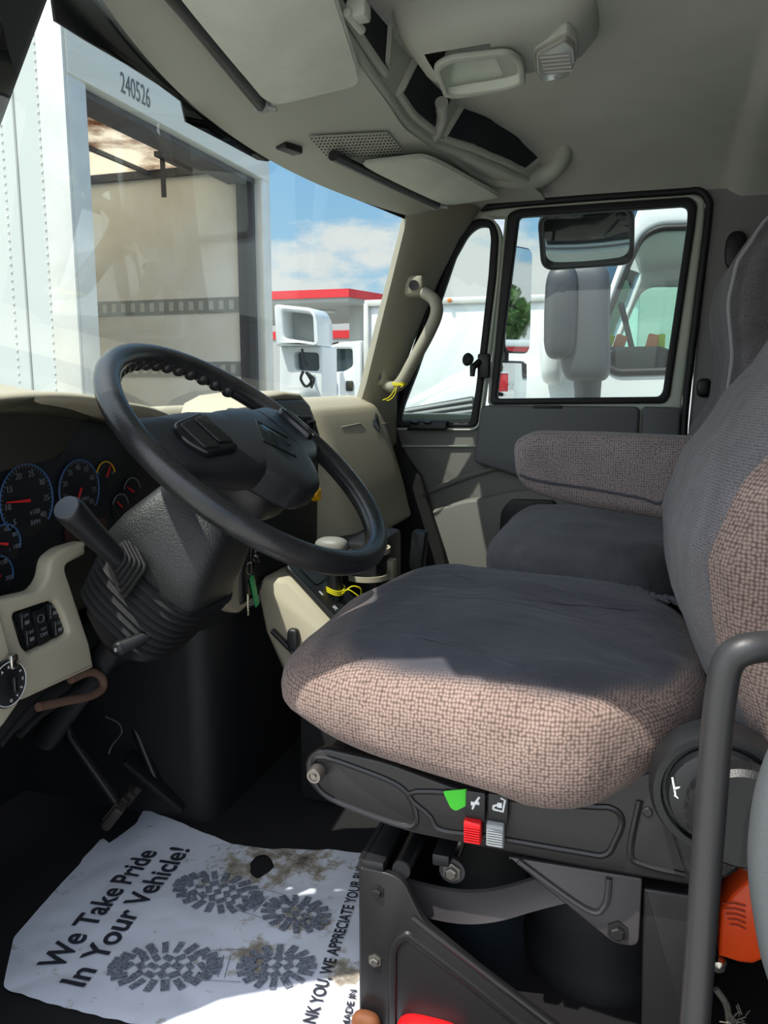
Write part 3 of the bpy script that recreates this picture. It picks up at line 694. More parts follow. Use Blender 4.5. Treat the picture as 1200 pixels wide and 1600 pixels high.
for ln in ([(533, 668), (562, 662), (590, 694)], [(590, 694), (586, 672)], [(536, 675), (534, 640)], [(596, 662), (606, 661)]):
    b.tube([onr(*p, .0005) for p in ln], .0022, 6)
b.build('pressed_line', M['beige_pillar'], da)
# dark gap between the dash end and the door
# instrument cluster
ic = thing('instrument_cluster', 'dark instrument cluster with red needle dials behind the steering wheel', 'instrument cluster', (-.83, .95, 1.60))
face = [(y, z) for y, z in [(.64, 1.60)] + [(p.y + (cen.y - p.y) * .13, p.z + (cen.z - p.z) * .13) for p in ac] + [(1.31, 1.60)]]
MB().plate([face], PX(-.838), .02, .002).build('cluster_panel', M['dial'], ic)
XC = -.826
def disc(y, z, r, x, m, nm, parent): return MB().lathe([(.0005, 0), (r, 0), (r, .003), (r - .002, .0035), (.0005, .0035)], (x, y, z), (1, 0, 0), 40).build(nm, M[m], parent)
def gauge(px, py, r, labels, a0, a1, needle, unit=None, small=False, ring='blue_mark'):
    c = P('X', XC, px, py)
    g = disc(c.y, c.z, r, XC - .003, 'dial', 'gauge', ic)
    rg = MB(); n = 40; arcp = [V((XC + .001, c.y + r * math.cos(math.radians(a0 + (a1 - a0) * k / n)), c.z + r * math.sin(math.radians(a0 + (a1 - a0) * k / n)))) for k in range(n + 1)]
    rg.tube(arcp, .0011, 6); rg.build('dial_ring', M[ring], g)
    tk = MB()
    for k, s_ in enumerate(labels):
        a = math.radians(a0 + (a1 - a0) * k / max(1, len(labels) - 1)); rr = r * .74
        tk.text(s_, frame((XC + .0012, c.y + rr * math.cos(a), c.z + rr * math.sin(a)), (0, 1, 0), (0, 0, 1)), r * (.24 if not small else .32))
    m_ = (len(labels) - 1) * 5
    for k in range(m_ + 1):
        a = math.radians(a0 + (a1 - a0) * k / m_); ca, sa = math.cos(a), math.sin(a); l = .90 if k % 5 else .86
        tk.tube([(XC + .001, c.y + r * l * ca, c.z + r * l * sa), (XC + .001, c.y + r * .97 * ca, c.z + r * .97 * sa)], .0004, 4)
    if unit:
        for j, u_ in enumerate(unit): tk.text(u_, frame((XC + .0012, c.y + r * .25, c.z - r * (.35 + .3 * j)), (0, 1, 0), (0, 0, 1)), r * .2)
    tk.build('dial_marks', M['dim_mark'], g)
    a = math.radians(needle); nd = MB(); d = V((0, math.cos(a), math.sin(a))); s_ = V((0, -d.z, d.y)); o = V((XC + .003, c.y, c.z))
    nd.loft([[o - d * r * .06 + s_ * .0022, o - d * r * .06 - s_ * .0022, o - d * r * .06 - s_ * .0022 + V((.001, 0, 0)), o - d * r * .06 + s_ * .0022 + V((.001, 0, 0))],
             [o + d * r * .82 + s_ * .0008, o + d * r * .82 - s_ * .0008, o + d * r * .82 - s_ * .0008 + V((.001, 0, 0)), o + d * r * .82 + s_ * .0008 + V((.001, 0, 0))]])
    nd.build('needle', M['needle'], g)
gauge(42, 782, .052, ['5', '10', '15', '20', '25', '30', '35', '40'], 225, -40, 176, ['x100', 'RPM'])
gauge(124, 765, .047, ['5', '15', '25', '35', '45', '55', '65', '75', '85'], 225, -40, 240, ['MPH'])
gauge(165, 744, .024, ['C', '', 'H'], 160, 10, 60, None, True, 'yellow')
gauge(206, 768, .024, ['', '', ''], 160, 10, 150, None, True, 'dim_mark')
gauge(188, 792, .022, ['', '', ''], 160, 10, 140, None, True, 'dim_mark')
gauge(8, 850, .028, ['40', '60', '80', '100'], 130, -20, 165, ['F'], True)
gauge(-4, 900, .028, ['100', '150', '200'], 130, -20, 165, None, True)
MB().plate([fillet([(1.00, 1.700), (1.10, 1.700), (1.10, 1.735), (1.00, 1.735)], .004)], PX(-.826), .003).build('display_window', mat('dark copper display', (62, 36, 30), .3), ic)
# lower switch panel left of the column
XS = -.768
outl = fillet(YZ(XS, [(134, 846), (100, 856), (79, 872), (74, 905), (60, 924), (20, 933), (-60, 950), (-60, 1110), (36, 1094), (147, 1043), (140, 1005), (100, 884), (134, 866)]), [.004, .01, .012, .012, .01, .004, 0, 0, .006, .006, .004, .012, .004])
hole = fillet(YZ(XS, [(19, 959), (84, 937), (96, 955), (108, 988), (98, 997), (46, 1022), (34, 1010)]), .008)
lp = MB().plate([outl, hole], PX(XS - .012), .026, .006, 3).build('switch_surround', M['beige'], da, 'beige lower surround')
swp = thing('switch_panel', 'black six-button light switch panel in the beige lower dash', 'switch panel', (XS - .02, .88, 1.59))
MB().plate([fillet([(y, z) for y, z in YZ(XS - .012, [(14, 955), (86, 932), (114, 990), (44, 1028)])], .006)], PX(XS - .018), .012, .002).build('panel_face', M['gloss_black'], swp)
b = MB()
cs = [P('X', XS - .010, *p) for p in ((38, 968), (61, 966), (82, 953), (46, 994), (66, 991), (90, 979))]
for q in cs: b.box(q, (.004, .021, .026), rot=(.12, 0, 0), bev=.0015)
for q in cs: pass
b.bm.free()
for i, q in enumerate(cs):
    k_ = MB().box(q, (.005, .0215, .027), rot=(.1, 0, 0), bev=.0015).build('rocker_button', M['black'], swp)
    m_ = MB(); o = q + V((.0032, 0, 0))
    if i == 1: m_.tube(spline([o + V((0, -.005, -.004)), o + V((0, -.005, .004)), o + V((0, .002, .005)), o + V((0, .006, 0)), o + V((0, .002, -.005))], 4, True), .0006, 5, closed=True)
    elif i == 4: m_.text('DIM', frame(o, (0, 1, 0), (0, 0, 1)), .008); m_.text('OFF', frame(o + V((0, 0, .008)), (0, 1, 0), (0, 0, 1)), .006)
    else:
        m_.text('OFF' if i % 2 else 'ON', frame(o + V((0, 0, .006)), (0, 1, 0), (0, 0, 1)), .006); m_.box(o + V((0, .001, -.004)), (.0006, .008, .005)); m_.tube([o + V((0, -.008, -.010)), o + V((0, -.008, .010))], .0005, 4)
    m_.build('symbol', M['dim_mark'], k_)
# end panel with the round headlamp knob
endp = fillet(YZ(-.755, [(-70, 950), (-2, 945), (36, 1090), (0, 1142), (-70, 1170)]), .012)
MB().plate([endp], PX(-.766), .024, .006, 3).build('end_panel', M['beige'], da)
lk = thing('light_knob', 'black round headlamp knob ringed with white lettering', 'knob', P('X', -.745, 12, 1072))
c = P('X', -.752, 9, 1068)
MB().lathe([(.0005, 0), (.031, 0), (.031, .004), (.028, .006), (.0005, .006)], c, (1, 0, 0), 40).build('knob_plate', M['black'], lk)
MB().superq(c + V((.014, 0, 0)), (.004, .004, .011), .6, .7, 24, 12).build('knob_grip', M['gloss_black'], lk)
b = MB()
for k, ch in enumerate('PARK0HEAD'):
    a = math.radians(170 - 200 * k / 8 - 60 + 60); a = math.radians(150 - 30 * k)
    b.text(ch, frame(c + V((.0066, .022 * math.cos(a), .022 * math.sin(a))), (0, math.sin(a), -math.cos(a)), (0, math.cos(a), math.sin(a))), .0055)
b.tube([c + V((.0062, .0285 * math.cos(t), .0285 * math.sin(t))) for t in (2 * PI * k / 40 for k in range(40))], .0006, 5, closed=True)
b.build('knob_lettering', M['white_mark'], lk)
b = MB(); q = P('X', -.752, 16, 1033); b.superq(q + V((.004, 0, 0)), (.005, .007, .010), .5, .5, 16, 10); b.build('latch', M['chrome'], da, 'bright steel latch')
# black mass under the dash, wiring loop
lb = MB(); lb.loft([[(-.80, .62, 1.56), (-.80, .97, 1.53), (-.80, 1.28, 1.56), (-1.1, 1.28, 1.56), (-1.1, .62, 1.56)], [(-.82, .62, 1.47), (-.84, .95, 1.45), (-.86, 1.2, 1.46), (-1.1, 1.2, 1.46), (-1.1, .62, 1.46)]])
lb.build('underdash_duct', M['carpet'], da)
wr = thing('wiring_loop', 'brown taped cable loop hanging under the switch panel', 'cable', (-.76, .95, 1.44))
b = MB(); b.tube(spline([P('X', -.775, *p) for p in ((60, 1105), (105, 1095), (140, 1088), (160, 1075), (158, 1058), (140, 1050), (110, 1062))], 8), .0065, 10); b.build('taped_cable', mat('brown cloth tape', (98, 72, 58), .9, bump=.5), wr)
b = MB(); b.tube(spline([P('X', -.785, *p) for p in ((0, 1165), (20, 1140), (45, 1110), (80, 1080))], 6), .004, 8); b.tube(spline([P('X', -.80, *p) for p in ((30, 1150), (70, 1110), (120, 1075), (150, 1045))], 6), .005, 8); b.build('cable', M['rubber'], wr)
MB().tube(spline([P('X', -.83, *p) for p in ((165, 1120), (185, 1130), (190, 1145), (175, 1165), (170, 1178))], 6), .0012, 6).build('thin_wire', mat('grey wire', (84, 82, 86), .5), wr)
# centre panel: black, angled to the driver, with its vents and switches
cp = thing('centre_panel', 'black centre dash panel with vents, switches and yellow knob', 'panel', (-.72, 1.60, 1.56))
MB().plate([fillet([(1.33, 1.53), (1.93, 1.545), (1.90, 1.60), (1.70, 1.885), (1.66, 1.918), (1.42, 1.918), (1.34, 1.86)], [.01, .02, .02, .03, .03, .03, .03])], PX(-.735), .07, .014, 4).build('panel_body', M['black'], cp)
MB().plate([fillet([(1.36, 1.545), (1.90, 1.56), (1.885, 1.60), (1.685, 1.88), (1.43, 1.895), (1.37, 1.85)], .015), fillet([(1.375, 1.56), (1.87, 1.572), (1.86, 1.60), (1.67, 1.868), (1.44, 1.88), (1.385, 1.845)], .012)], PX(-.70), .006, .002).build('panel_bezel', M['gloss_black'], cp)
hd = MB(); rings = []
for x, off in ((-.86, 0), (-.74, .004), (-.712, .0), (-.708, -.006), (-.72, -.018)):
    rings.append([(x, y, z + off) for y, z in ((1.39, 1.885), (1.41, 1.912), (1.47, 1.927), (1.56, 1.932), (1.64, 1.928), (1.69, 1.905), (1.715, 1.86), (1.72, 1.80))])
hd.loft(rings, closed=False, cap=False); hd.build('panel_hood', M['beige'], cp, angle=80)
for y0, z0, wd, ht in ((1.55, 1.86, .10, .05), (1.66, 1.845, .05, .05)):
    v = MB(); v.plate([fillet([(y0 - wd / 2, z0 - ht / 2), (y0 + wd / 2, z0 - ht / 2), (y0 + wd / 2, z0 + ht / 2), (y0 - wd / 2, z0 + ht / 2)], .006), fillet([(y0 - wd / 2 + .006, z0 - ht / 2 + .006), (y0 + wd / 2 - .006, z0 - ht / 2 + .006), (y0 + wd / 2 - .006, z0 + ht / 2 - .006), (y0 - wd / 2 + .006, z0 + ht / 2 - .006)], .004)], PX(-.697), .012, .003)
    for k in range(4): v.box((-.70, y0, z0 - ht / 2 + .010 + k * (ht - .02) / 3), (.012, wd - .008, .002), rot=(0, .5, 0))
    v.build('air_vent', M['black_grain'], cp)
b = MB()
for k in range(6): b.box((-.697, 1.46 + .036 * k, 1.745 - .008 * k), (.010, .030, .045), rot=(.1, 0, 0), bev=.003)
for k in range(5): pass
b.bm.free()
for k in range(6): MB().box((-.697, 1.45 + .036 * k, 1.725 - .004 * k), (.010, .031, .045), rot=(0, .1, 0), bev=.003).build('rocker_switch', M['gloss_black'], cp)
for y_, z_ in ((1.73, 1.655), (1.745, 1.62)):
    MB().lathe([(.0005, 0), (.011, 0), (.011, .004), (.008, .005), (.0005, .003)], (-.702, y_, z_), (1, 0, 0), 24).build('power_socket', M['gloss_black'], cp)
MB().plate([fillet([(1.74, 1.58), (1.87, 1.585), (1.84, 1.64), (1.74, 1.72)], .01)], PX(-.699), .010, .003).build('blank_panel', M['black_grain'], cp)
yk = P('X', -.63, 491, 770)
kb = MB(); kb.tube([V((-.705, yk.y, yk.z)), yk], .008, 12); kn = kb.build('brake_knob_stem', M['black'], cp)
b = MB(); b.plate([fillet([(-.020, 0), (0, .020), (.020, 0), (0, -.020)], .005)], frame(yk, (0, 1, .25), (-.25, -.1, 1)), .022, .005, 3); b.build('brake_knob', M['yellow'], kn, 'yellow diamond parking brake knob')
# ignition surround and key
MB().plate([fillet([(1.24, 1.56), (1.33, 1.515), (1.48, 1.54), (1.50, 1.60), (1.37, 1.64), (1.29, 1.63)], .012)], PX(-.725), .03, .006, 3).build('ignition_surround', M['beige'], da)
ig = P('X', -.70, 400, 868)
MB().lathe([(.0005, 0), (.012, 0), (.012, .012), (.0095, .014), (.0005, .012)], V((-.712, ig.y, ig.z)), (1, 0, 0), 24).build('ignition_lock', M['chrome'], da, 'bright steel ignition lock')
ky = thing('key_ring', 'keys with green plastic tag hanging from the ignition', 'key', P('X', -.69, 390, 905))
kc = P('X', -.69, 390, 898)
MB().box((ig.x - .0, ig.y - .01, ig.z - .004), (.020, .003, .022), rot=(.7, 0, 0), bev=.001).build('ignition_key', M['chrome'], ky)
MB().tube([kc + V((0, .010 * math.cos(t), .012 * math.sin(t) + .012)) for t in (2 * PI * k / 24 for k in range(24))], .0011, 6, closed=True).build('split_ring', M['chrome'], ky)
k0, k1, k2 = P('X', -.69, 388, 908), P('X', -.69, 388, 925), P('X', -.69, 387, 962)
b = MB(); b.superq((k0 + k1) / 2, (.003, .009, .014), .4, .6, 20, 10); b.build('key_head', M['black'], ky)
b = MB(); b.box((k1 + k2) / 2, (.002, .007, (k1 - k2).length), bev=.0006)
for k in range(5): b.box(k2 + V((0, .004, .006 + k * .006)), (.002, .003, .003))
b.build('key_blade', M['chrome'], ky)
g0, g1 = P('X', -.685, 393, 900), P('X', -.685, 402, 946)
d = (g1 - g0).normalized(); fr = frame((g0 + g1) / 2, d, (0, d.z, -d.y)); h = (g1 - g0).length / 2
MB().plate([fillet([(-h, -.005), (-h * .8, -.008), (h, -.008), (h, .008), (-h * .8, .008), (-h, .005)], .003)], fr, .003, .001).build('tag', M['green'], ky, 'green plastic tag')

# ------------------------------------------------------------------ shift console, engine cover, cup holder
sh = thing('shift_console', 'beige shift console with black gear plate beside the driver seat', 'gear console', (-.62, 1.47, 1.10))
top = [(-.715, 1.44, 1.558), (-.685, 1.44, 1.575), (-.63, 1.44, 1.570), (-.52, 1.44, 1.455), (-.46, 1.44, 1.39)]
def sidering(y, ins): return [(-.655 + ins, y, 1.385 + ins), (-.690 + ins, y, 1.46), (-.708 + ins, y, 1.552 - ins), (-.69, y, 1.572 - ins), (-.64, y, 1.572 - ins), (-.52, y, 1.452 - ins), (-.40, y, 1.345 - ins), (-.42, y, 1.27 + ins)]
b = MB(); b.loft([sidering(1.395, .010), sidering(1.405, .0), sidering(1.56, .0), sidering(1.57, .010)]); b.build('console_body', M['beige'], sh, angle=60)
MB().box((-.52, 1.485, 1.24), (.22, .15, .28), bev=.02).build('console_foot', M['carpet'], sh)
b = MB(); b.superq(P('Y', 1.392, 459, 1000), (.013, .010, .024), .6, .7, 24, 14); b.tube(spline([P('Y', 1.39, *p) for p in ((425, 985), (445, 1005), (470, 1030))], 5), .006, 8); b.build('belt_buckle', M['black'], sh, 'black buckle on the side')
sl = (V((-.40, 0, 1.345)) - V((-.64, 0, 1.572))); sl.normalize(); nz = V((-sl.z, 0, sl.x)); nz = nz if nz.z > 0 else -nz
pm = frame(V((-.635, 1.482, 1.572)) + nz * .002, sl, (0, 1, 0))
pl = MB().plate([fillet([(-.03, -.065), (.26, -.065), (.26, .065), (-.03, .065)], .02)], pm, .012, .004).build('gear_plate', M['black'], sh)
MB().plate([fillet([(-.012, -.035), (.04, -.035), (.04, .03), (-.012, .03)], .008)], pm @ Matrix.Translation((0, 0, .0075)), .003).build('gear_display', M['gloss_black'], pl)
MB().plate([fillet([(.05, -.012), (.22, -.012), (.22, .012), (.05, .012)], .008)], pm @ Matrix.Translation((0, 0, .0072)), .003).build('lever_slot', M['rubber'], pl)
for k, ch in enumerate('RNDL'): MB().text(ch, pm @ Matrix.Translation((.06 + .04 * k, -.040, .0068)) @ Matrix.Rotation(PI / 2, 4, 'Z'), .016).build('gear_letter', M['white_mark'], pl)
s0 = pm @ V((.085, 0, .004)); s1 = P('Y', 1.47, 518, 862)
b = MB(); b.tube([s0, s0 + (s1 - s0) * .25, s0 + (s1 - s0) * .8, s1], [.016, .015, .018, .020], 16)
lv = b.build('shift_lever', M['black'], sh)
MB().superq(s1 + V((0, 0, .012)), (.034, .026, .018), .8, .8, 28, 14).build('shift_knob', mat('grey knob', (128, 126, 120), .5), lv, 'grey rounded knob')
b = MB(); rnd = random.Random(5); c = s0 + (s1 - s0) * .14
for j in range(3):
    b.tube([c + V((.019 * math.cos(t), .019 * math.sin(t), .004 * j + .003 * math.sin(2 * t))) for t in (2 * PI * k / 24 for k in range(24))], .0013, 6, closed=True)
b.tube(spline([c + V((.018, -.01, 0)), c + V((.03, -.012, .010)), c + V((.045, -.005, .0)), c + V((.06, .0, -.015))], 6), .0013, 6)
b.tube(spline([c + V((.018, -.01, 0)), c + V((.035, .0, .014)), c + V((.05, .01, .008)), c + V((.048, .015, -.01))], 6), .0013, 6)
b.build('wire_tie', M['yellow_wire'], lv, 'yellow wire twisted round the lever')
ec = MB(); ec.loft([[(-1.2, 1.28, z), (-.80, 1.275, z), (-.765, 1.285, z), (-.752, 1.32, z), (-.75, 1.40, z), (-.75, 2.3, z), (-1.2, 2.3, z)] for z in (1.10, 1.30, 1.49)])
ec.build('engine_cover', mat('dark engine cover vinyl', (30, 31, 34), .55, bump=.3, bscale=400), None, 'dark vinyl engine cover rising from the floor below the dash', cat='engine cover', angle=60)
ch_ = thing('cup_holder', 'beige cup holder tray on the floor console behind the shift lever', 'cup holder', (-.56, 1.74, 1.45))
b = MB(); b.box((-.60, 1.76, 1.535), (.12, .20, .13), bev=.012); b.build('tray_body', M['black'], ch_)
b = MB()
for z_ in (1.545, 1.605): b.lathe([(.048, 0), (.052, 0), (.052, .012), (.048, .012), (.047, .006)], (-.575, 1.70, z_ - .035), (0, 0, 1), 32)
b.box((-.54, 1.755, 1.52), (.03, .035, .05), bev=.006); b.build('cup_ring', M['beige'], ch_, 'beige cup ring')
MB().box((-.50, 1.87, 1.545), (.035, .04, .10), rot=(0, .1, 0), bev=.006).build('side_pocket', M['black'], ch_)

# ------------------------------------------------------------------ overhead console
def con_z(x, y):
    xh = ws_x(y, 2.397) + .006; t = max(0, min(1, (x - xh) / (-.45 - xh)))
    return 2.397 + .073 * (t * t * (3 - 2 * t) * .5 + t * .5)
def on_con(px, py, drop=0.0):
    z = 2.45
    for _ in range(40):
        q = P('Z', z, px, py); z += .5 * (con_z(q.x, q.y) - drop - z)
    return P('Z', z, px, py)
oc = thing('overhead_console', 'grey overhead storage console across the cab above the windshield', 'overhead console', (-.50, 1.47, 2.42))
LIP_ = [(.62, -.445), (1.15, -.450), (1.45, -.468), (1.66, -.480), (1.83, -.462), (1.95, -.40), (2.10, -.345), (2.22, -.30), (2.31, -.27)]
def cfloor(u, v):
    y = .62 + 1.70 * v; xh = ws_x(y, 2.397) + .006
    x = xh + (interp(LIP_, y) - xh) * u; return (x, y, con_z(x, y) - .02 * max(0, (abs(y - 1.47) - .72) / .13) ** 2)
MB().grid(cfloor, 24, 50, .004).build('console_floor', M['console'], oc, angle=80)
# rear edge, sloping back wall, netted pockets and their rims
LIP = [(.62, -.445), (1.15, -.450), (1.45, -.468), (1.66, -.480), (1.83, -.462), (1.95, -.40), (2.10, -.345), (2.22, -.30), (2.31, -.27)]
b = MB(); b.tube([(interp(LIP, y), y, 2.476) for y in (.62 + .0282 * k for k in range(60))], .010, 12); b.build('rear_lip', M['console'], oc)
def rw(u, v):
    y = .62 + 1.68 * v; return (interp(LIP, y) + .002 + .05 * u * (y > 1.3) * min(1, (y - 1.3) / .3), y, 2.472 + .12 * u - (.05 * max(0, y - 2.15) / .15) * u)
MB().grid(rw, 6, 60, .004).build('rear_wall', M['console'], oc, angle=80)
for pk, lab in ((((1.08, 2.490), (1.44, 2.490), (1.42, 2.578), (1.20, 2.580)), 'dark netted pocket left of the lamp pod'), (((1.54, 2.488), (1.80, 2.488), (1.81, 2.572), (1.58, 2.578)), 'dark netted pocket under the lamp pod'), (((1.835, 2.488), (2.10, 2.486), (2.16, 2.486), (2.24, 2.560), (1.86, 2.574)), 'wide dark netted pocket over the passenger')):
    def onw(p, off):
        u = (p[1] - 2.472) / .12; q = V(rw(u, (p[0] - .62) / 1.68)); return V((q.x + off, p[0], p[1]))
    n_ = len(pk); c4 = [V(p) for p in (pk if n_ == 4 else (pk[0], pk[2], pk[3], pk[4]))]
    def quad(u, v): return (c4[0] * (1 - u) + c4[1] * u) * (1 - v) + (c4[3] * (1 - u) + c4[2] * u) * v
    pkt = MB().grid(lambda u, v: onw(quad(u, v), .008), 16, 8, .003).build('storage_pocket', M['pocket'], oc, lab)
    ed_ = [(k / 8, 0) for k in range(8)] + [(1, k / 6) for k in range(6)] + [(1 - k / 8, 1) for k in range(8)] + [(0, 1 - k / 6) for k in range(6)]
    MB().tube([onw(quad(*e), .009) for e in ed_], .0085, 8, closed=True).build('pocket_rim', M['console'], pkt)
# right end cheek that sweeps back over the door
b = MB(); pth = spline([P('Z', 2.478, 700, 236), P('Z', 2.478, 752, 272), V((-.335, 2.20, 2.478)), V((-.275, 2.235, 2.488)), V((-.225, 2.215, 2.515)), V((-.205, 2.15, 2.545)), V((-.22, 2.09, 2.57))], 6)
b.tube(pth, [.012 + .014 * math.sin(PI * k / (len(pth) - 1)) for k in range(len(pth))], 14); b.build('end_cheek', M['console'], oc, angle=80)
# centre pod with tray and dome lamp
rings = []
for x, hw, zb in ((-.425, .10, 2.555), (-.415, .115, 2.53), (-.40, .125, 2.508), (-.37, .132, 2.492), (-.26, .13, 2.497), (-.17, .12, 2.503), (-.125, .105, 2.513), (-.10, .08, 2.535), (-.092, .05, 2.56)):
    rings.append([(x, 1.475 + hw * c_, 2.585 + (2.585 - zb) * s_) for c_, s_ in sq_ring(0, 0, 1, 1, .5, 36)])
b = MB(); b.loft(rings); dele = [f for f in b.bm.faces if f.normal.z < -.7 and -.36 < f.calc_center_median().x < -.22 and abs(f.calc_center_median().y - 1.475) < .075]
bmesh.ops.delete(b.bm, geom=dele, context='FACES'); pod = b.build('centre_pod', M['console'], oc, angle=80)
tr = [P('Z', 2.488, *p) for p in ((676, 104), (700, 90), (796, 80), (818, 96), (822, 132), (790, 142), (722, 152), (694, 152))]
c = sum(tr, V()) / len(tr); o2 = fillet([(q.x, q.y) for q in tr], .02); i2 = [(c.x + (p[0] - c.x) * .86, c.y + (p[1] - c.y) * .82) for p in o2]
MB().plate([o2, i2], PZ(2.490), .010, .003).build('tray_rim', M['console'], pod)
b = MB(); rg = []
for s_, z_ in ((1.0, 2.488), (.97, 2.500), (.80, 2.545), (.70, 2.552)): rg.append([(c.x + (p[0] - c.x) * s_, c.y + (p[1] - c.y) * s_, z_) for p in i2])
b.loft(rg, cap=False); b.bm.faces.new([v for v in b.bm.verts][-len(i2):]); b.build('tray', M['visor'], pod, 'pale recessed tray', angle=80)
ln = [P('Z', 2.503, *p) for p in ((836, 76), (884, 50), (898, 62), (900, 88), (888, 112), (846, 120), (838, 104))]
c = sum(ln, V()) / len(ln); o2 = fillet([(q.x, q.y) for q in ln], .012)
MB().plate([[(c.x + (p[0] - c.x) * 1.12, c.y + (p[1] - c.y) * 1.12) for p in o2]], PZ(2.508), .016, .004).build('lamp_bezel', M['console'], pod)
b = MB(); b.plate([o2], PZ(2.499), .014, .005, 3)
for k in range(5): b.tube([(c.x - .024, c.y - .034 + .017 * k, 2.492), (c.x + .024, c.y - .030 + .017 * k, 2.492)], .004, 8)
b.build('dome_lamp_lens', M['lens'], pod, 'clear ribbed lamp lens')
b = MB(); b.tube(spline([P('Z', 2.525, 690, 160), P('Z', 2.51, 690, 185), P('Z', 2.488, 682, 208), P('Z', 2.478, 668, 226)], 5), [.014, .014, .013, .013, .012, .012, .012, .012, .012, .012, .012, .012, .012, .013, .014, .014][:16], 12)
b.build('pod_strut', M['console'], oc)
# perforated speaker grille
g = [on_con(*p, .007) for p in ((482, 212), (606, 206), (634, 240), (512, 246))]
b = MB(); b.loft([[g[0], g[1]], [g[3], g[2]]], closed=False, cap=False); bmesh.ops.solidify(b.bm, geom=b.bm.faces[:], thickness=.002)
b.each(lambda c_: c_ - V((0, 0, .002))); gr = b.build('speaker_grille', M['console'], oc)
b = MB()
for i in range(22):
    for j in range(8):
        u, v = (i + .5) / 22, (j + .5) / 8; q = (g[0] * (1 - u) + g[1] * u) * (1 - v) + (g[3] * (1 - u) + g[2] * u) * v
        b.lathe([(.0004, 0), (.0022, 0), (.0022, .0012), (.0004, .0012)], q - V((0, 0, .0036)), (0, 0, 1), 6)
b.build('grille_holes', M['black'], gr, kind='stuff')
q = on_con(452, 231, .006); MB().box(q, (.026, .055, .016), rot=(0, 0, -.25), bev=.004).build('sensor_box', M['black'], oc, 'small black box at the front edge')
q = P('Z', 2.50, 752, 258); MB().box(q + V((0, 0, .0)), (.02, .018, .05), rot=(0, .3, 0), bev=.004).build('pocket_clip', M['console'], oc)
q = P('Z', 2.46, 560, 18); b = MB(); b.box(q, (.03, .03, .025), bev=.006); b.tube([q + V((-.01, -.02, -.008)), q + V((-.005, .03, -.012))], .006, 8); b.build('visor_clip', M['console'], oc)
# sun visors
def visor(name, label, corners, rod):
    t = thing(name, label, 'sun visor', sum([on_con(*p, .02) for p in corners], V()) / len(corners))
    pts_ = [on_con(*p, .016) for p in corners]
    def f(u, v): return (pts_[0] * (1 - u) + pts_[1] * u) * (1 - v) + (pts_[3] * (1 - u) + pts_[2] * u) * v
    o = []; n = 8; r = .05
    b = MB()
    def lim(u, v):
        a_, b_ = u * 2 - 1, v * 2 - 1; m_ = max(abs(a_), abs(b_), 1e-6); k_ = m_ / (abs(a_) ** 9 + abs(b_) ** 9) ** (1 / 9) if m_ > 1e-5 else 1
        u, v = (a_ * k_ + 1) / 2, (b_ * k_ + 1) / 2; q = f(u, v); return q + V((0, 0, -.006 * math.sin(PI * min(1, max(0, u))) * math.sin(PI * min(1, max(0, v)))))
    b.grid(lim, 24, 24, .0)
    # round the corners of the sheet and give it a padded thickness
    L_ = (pts_[1] - pts_[0]).length; W_ = (pts_[3] - pts_[0]).length
    for vtx in b.bm.verts: pass
    bmesh.ops.solidify(b.bm, geom=b.bm.faces[:], thickness=.012)
    bmesh.ops.bevel(b.bm, geom=[e for e in b.bm.edges if e.calc_face_angle(0) > .8], offset=.005, segments=2, affect='EDGES')
    b.build('visor_pad', M['visor'], t, angle=60)
    rp = [on_con(*p, .020) for p in rod]
    MB().tube(rp, .0105, 12).build('pivot_rod', M['black'], t)
    e = rp[-1]; d = (rp[-1] - rp[-2]).normalized(); bb = MB(); bb.superq(e + d * .004, (.016, .012, .010), .7, .7, 20, 10); bb.tube([e + V((.01, .0, -.004)), e + V((.026, .004, -.008))], .004, 10)
    bb.build('pivot_clip', M['grey_tab'], t)
    return t
visor('sun_visor', 'pale folded sun visor above the steering wheel', [(236, -60), (500, -90), (566, 122), (416, 158)], [(180, -110), (290, 18), (408, 164)])
visor('sun_visor', 'pale folded sun visor above the passenger door pillar', [(556, 250), (668, 236), (786, 302), (694, 316)], [(520, 243), (600, 282), (684, 320)])

# ------------------------------------------------------------------ passenger door
YD = 2.35
pd = thing('passenger_door', 'pale steel passenger door with grey trim panel and two windows', 'door', (-.28, 2.38, 1.14))
vent_o = fillet(XZ(YD, [(612, 668), (620, 630), (640, 575), (700, 398), (722, 352), (742, 340), (768, 342), (778, 366), (774, 430), (752, 610), (744, 668)]), [.02, .01, .01, .01, .03, .03, .02, .02, .01, .01, .02])
vent_i = fillet(XZ(YD, [(622, 660), (630, 632), (650, 580), (710, 402), (730, 366), (746, 353), (763, 353), (766, 372), (762, 430), (742, 610), (733, 661)]), [.015, .01, .01, .01, .02, .02, .01, .01, .01, .01, .012])
win_o = fillet(XZ(YD, [(765, 632), (793, 334), (808, 326), (1078, 307), (1090, 318), (1086, 350), (1046, 620), (1038, 630)]), [.014, .012, .012, .02, .02, .02, .01, .014])
win_i = fillet(XZ(YD, [(775, 623), (800, 420), (810, 338), (1076, 320), (1074, 350), (1036, 612), (1030, 620)]), [.01, 0, .012, .02, .01, .01, .012])
outer = fillet(XZ(YD, [(606, 700), (618, 632), (640, 560), (705, 372), (740, 332), (790, 320), (1080, 300), (1103, 305), (1102, 340), (1066, 630), (1062, 700)]), [.0, .01, .02, .03, .04, .05, .04, .04, .04, .01, 0])
MB().plate([outer, vent_o, win_o], PY(YD + .035), .05, .008).build('door_frame', M['door_paint'], pd, 'pale green-white painted frame')
b = MB(); b.plate([vent_o, vent_i], PY(YD + .022), .03, .005); b.build('vent_seal', M['seal'], pd)
b = MB(); b.plate([win_o, win_i], PY(YD + .020), .034, .005); b.build('window_seal', M['seal'], pd)
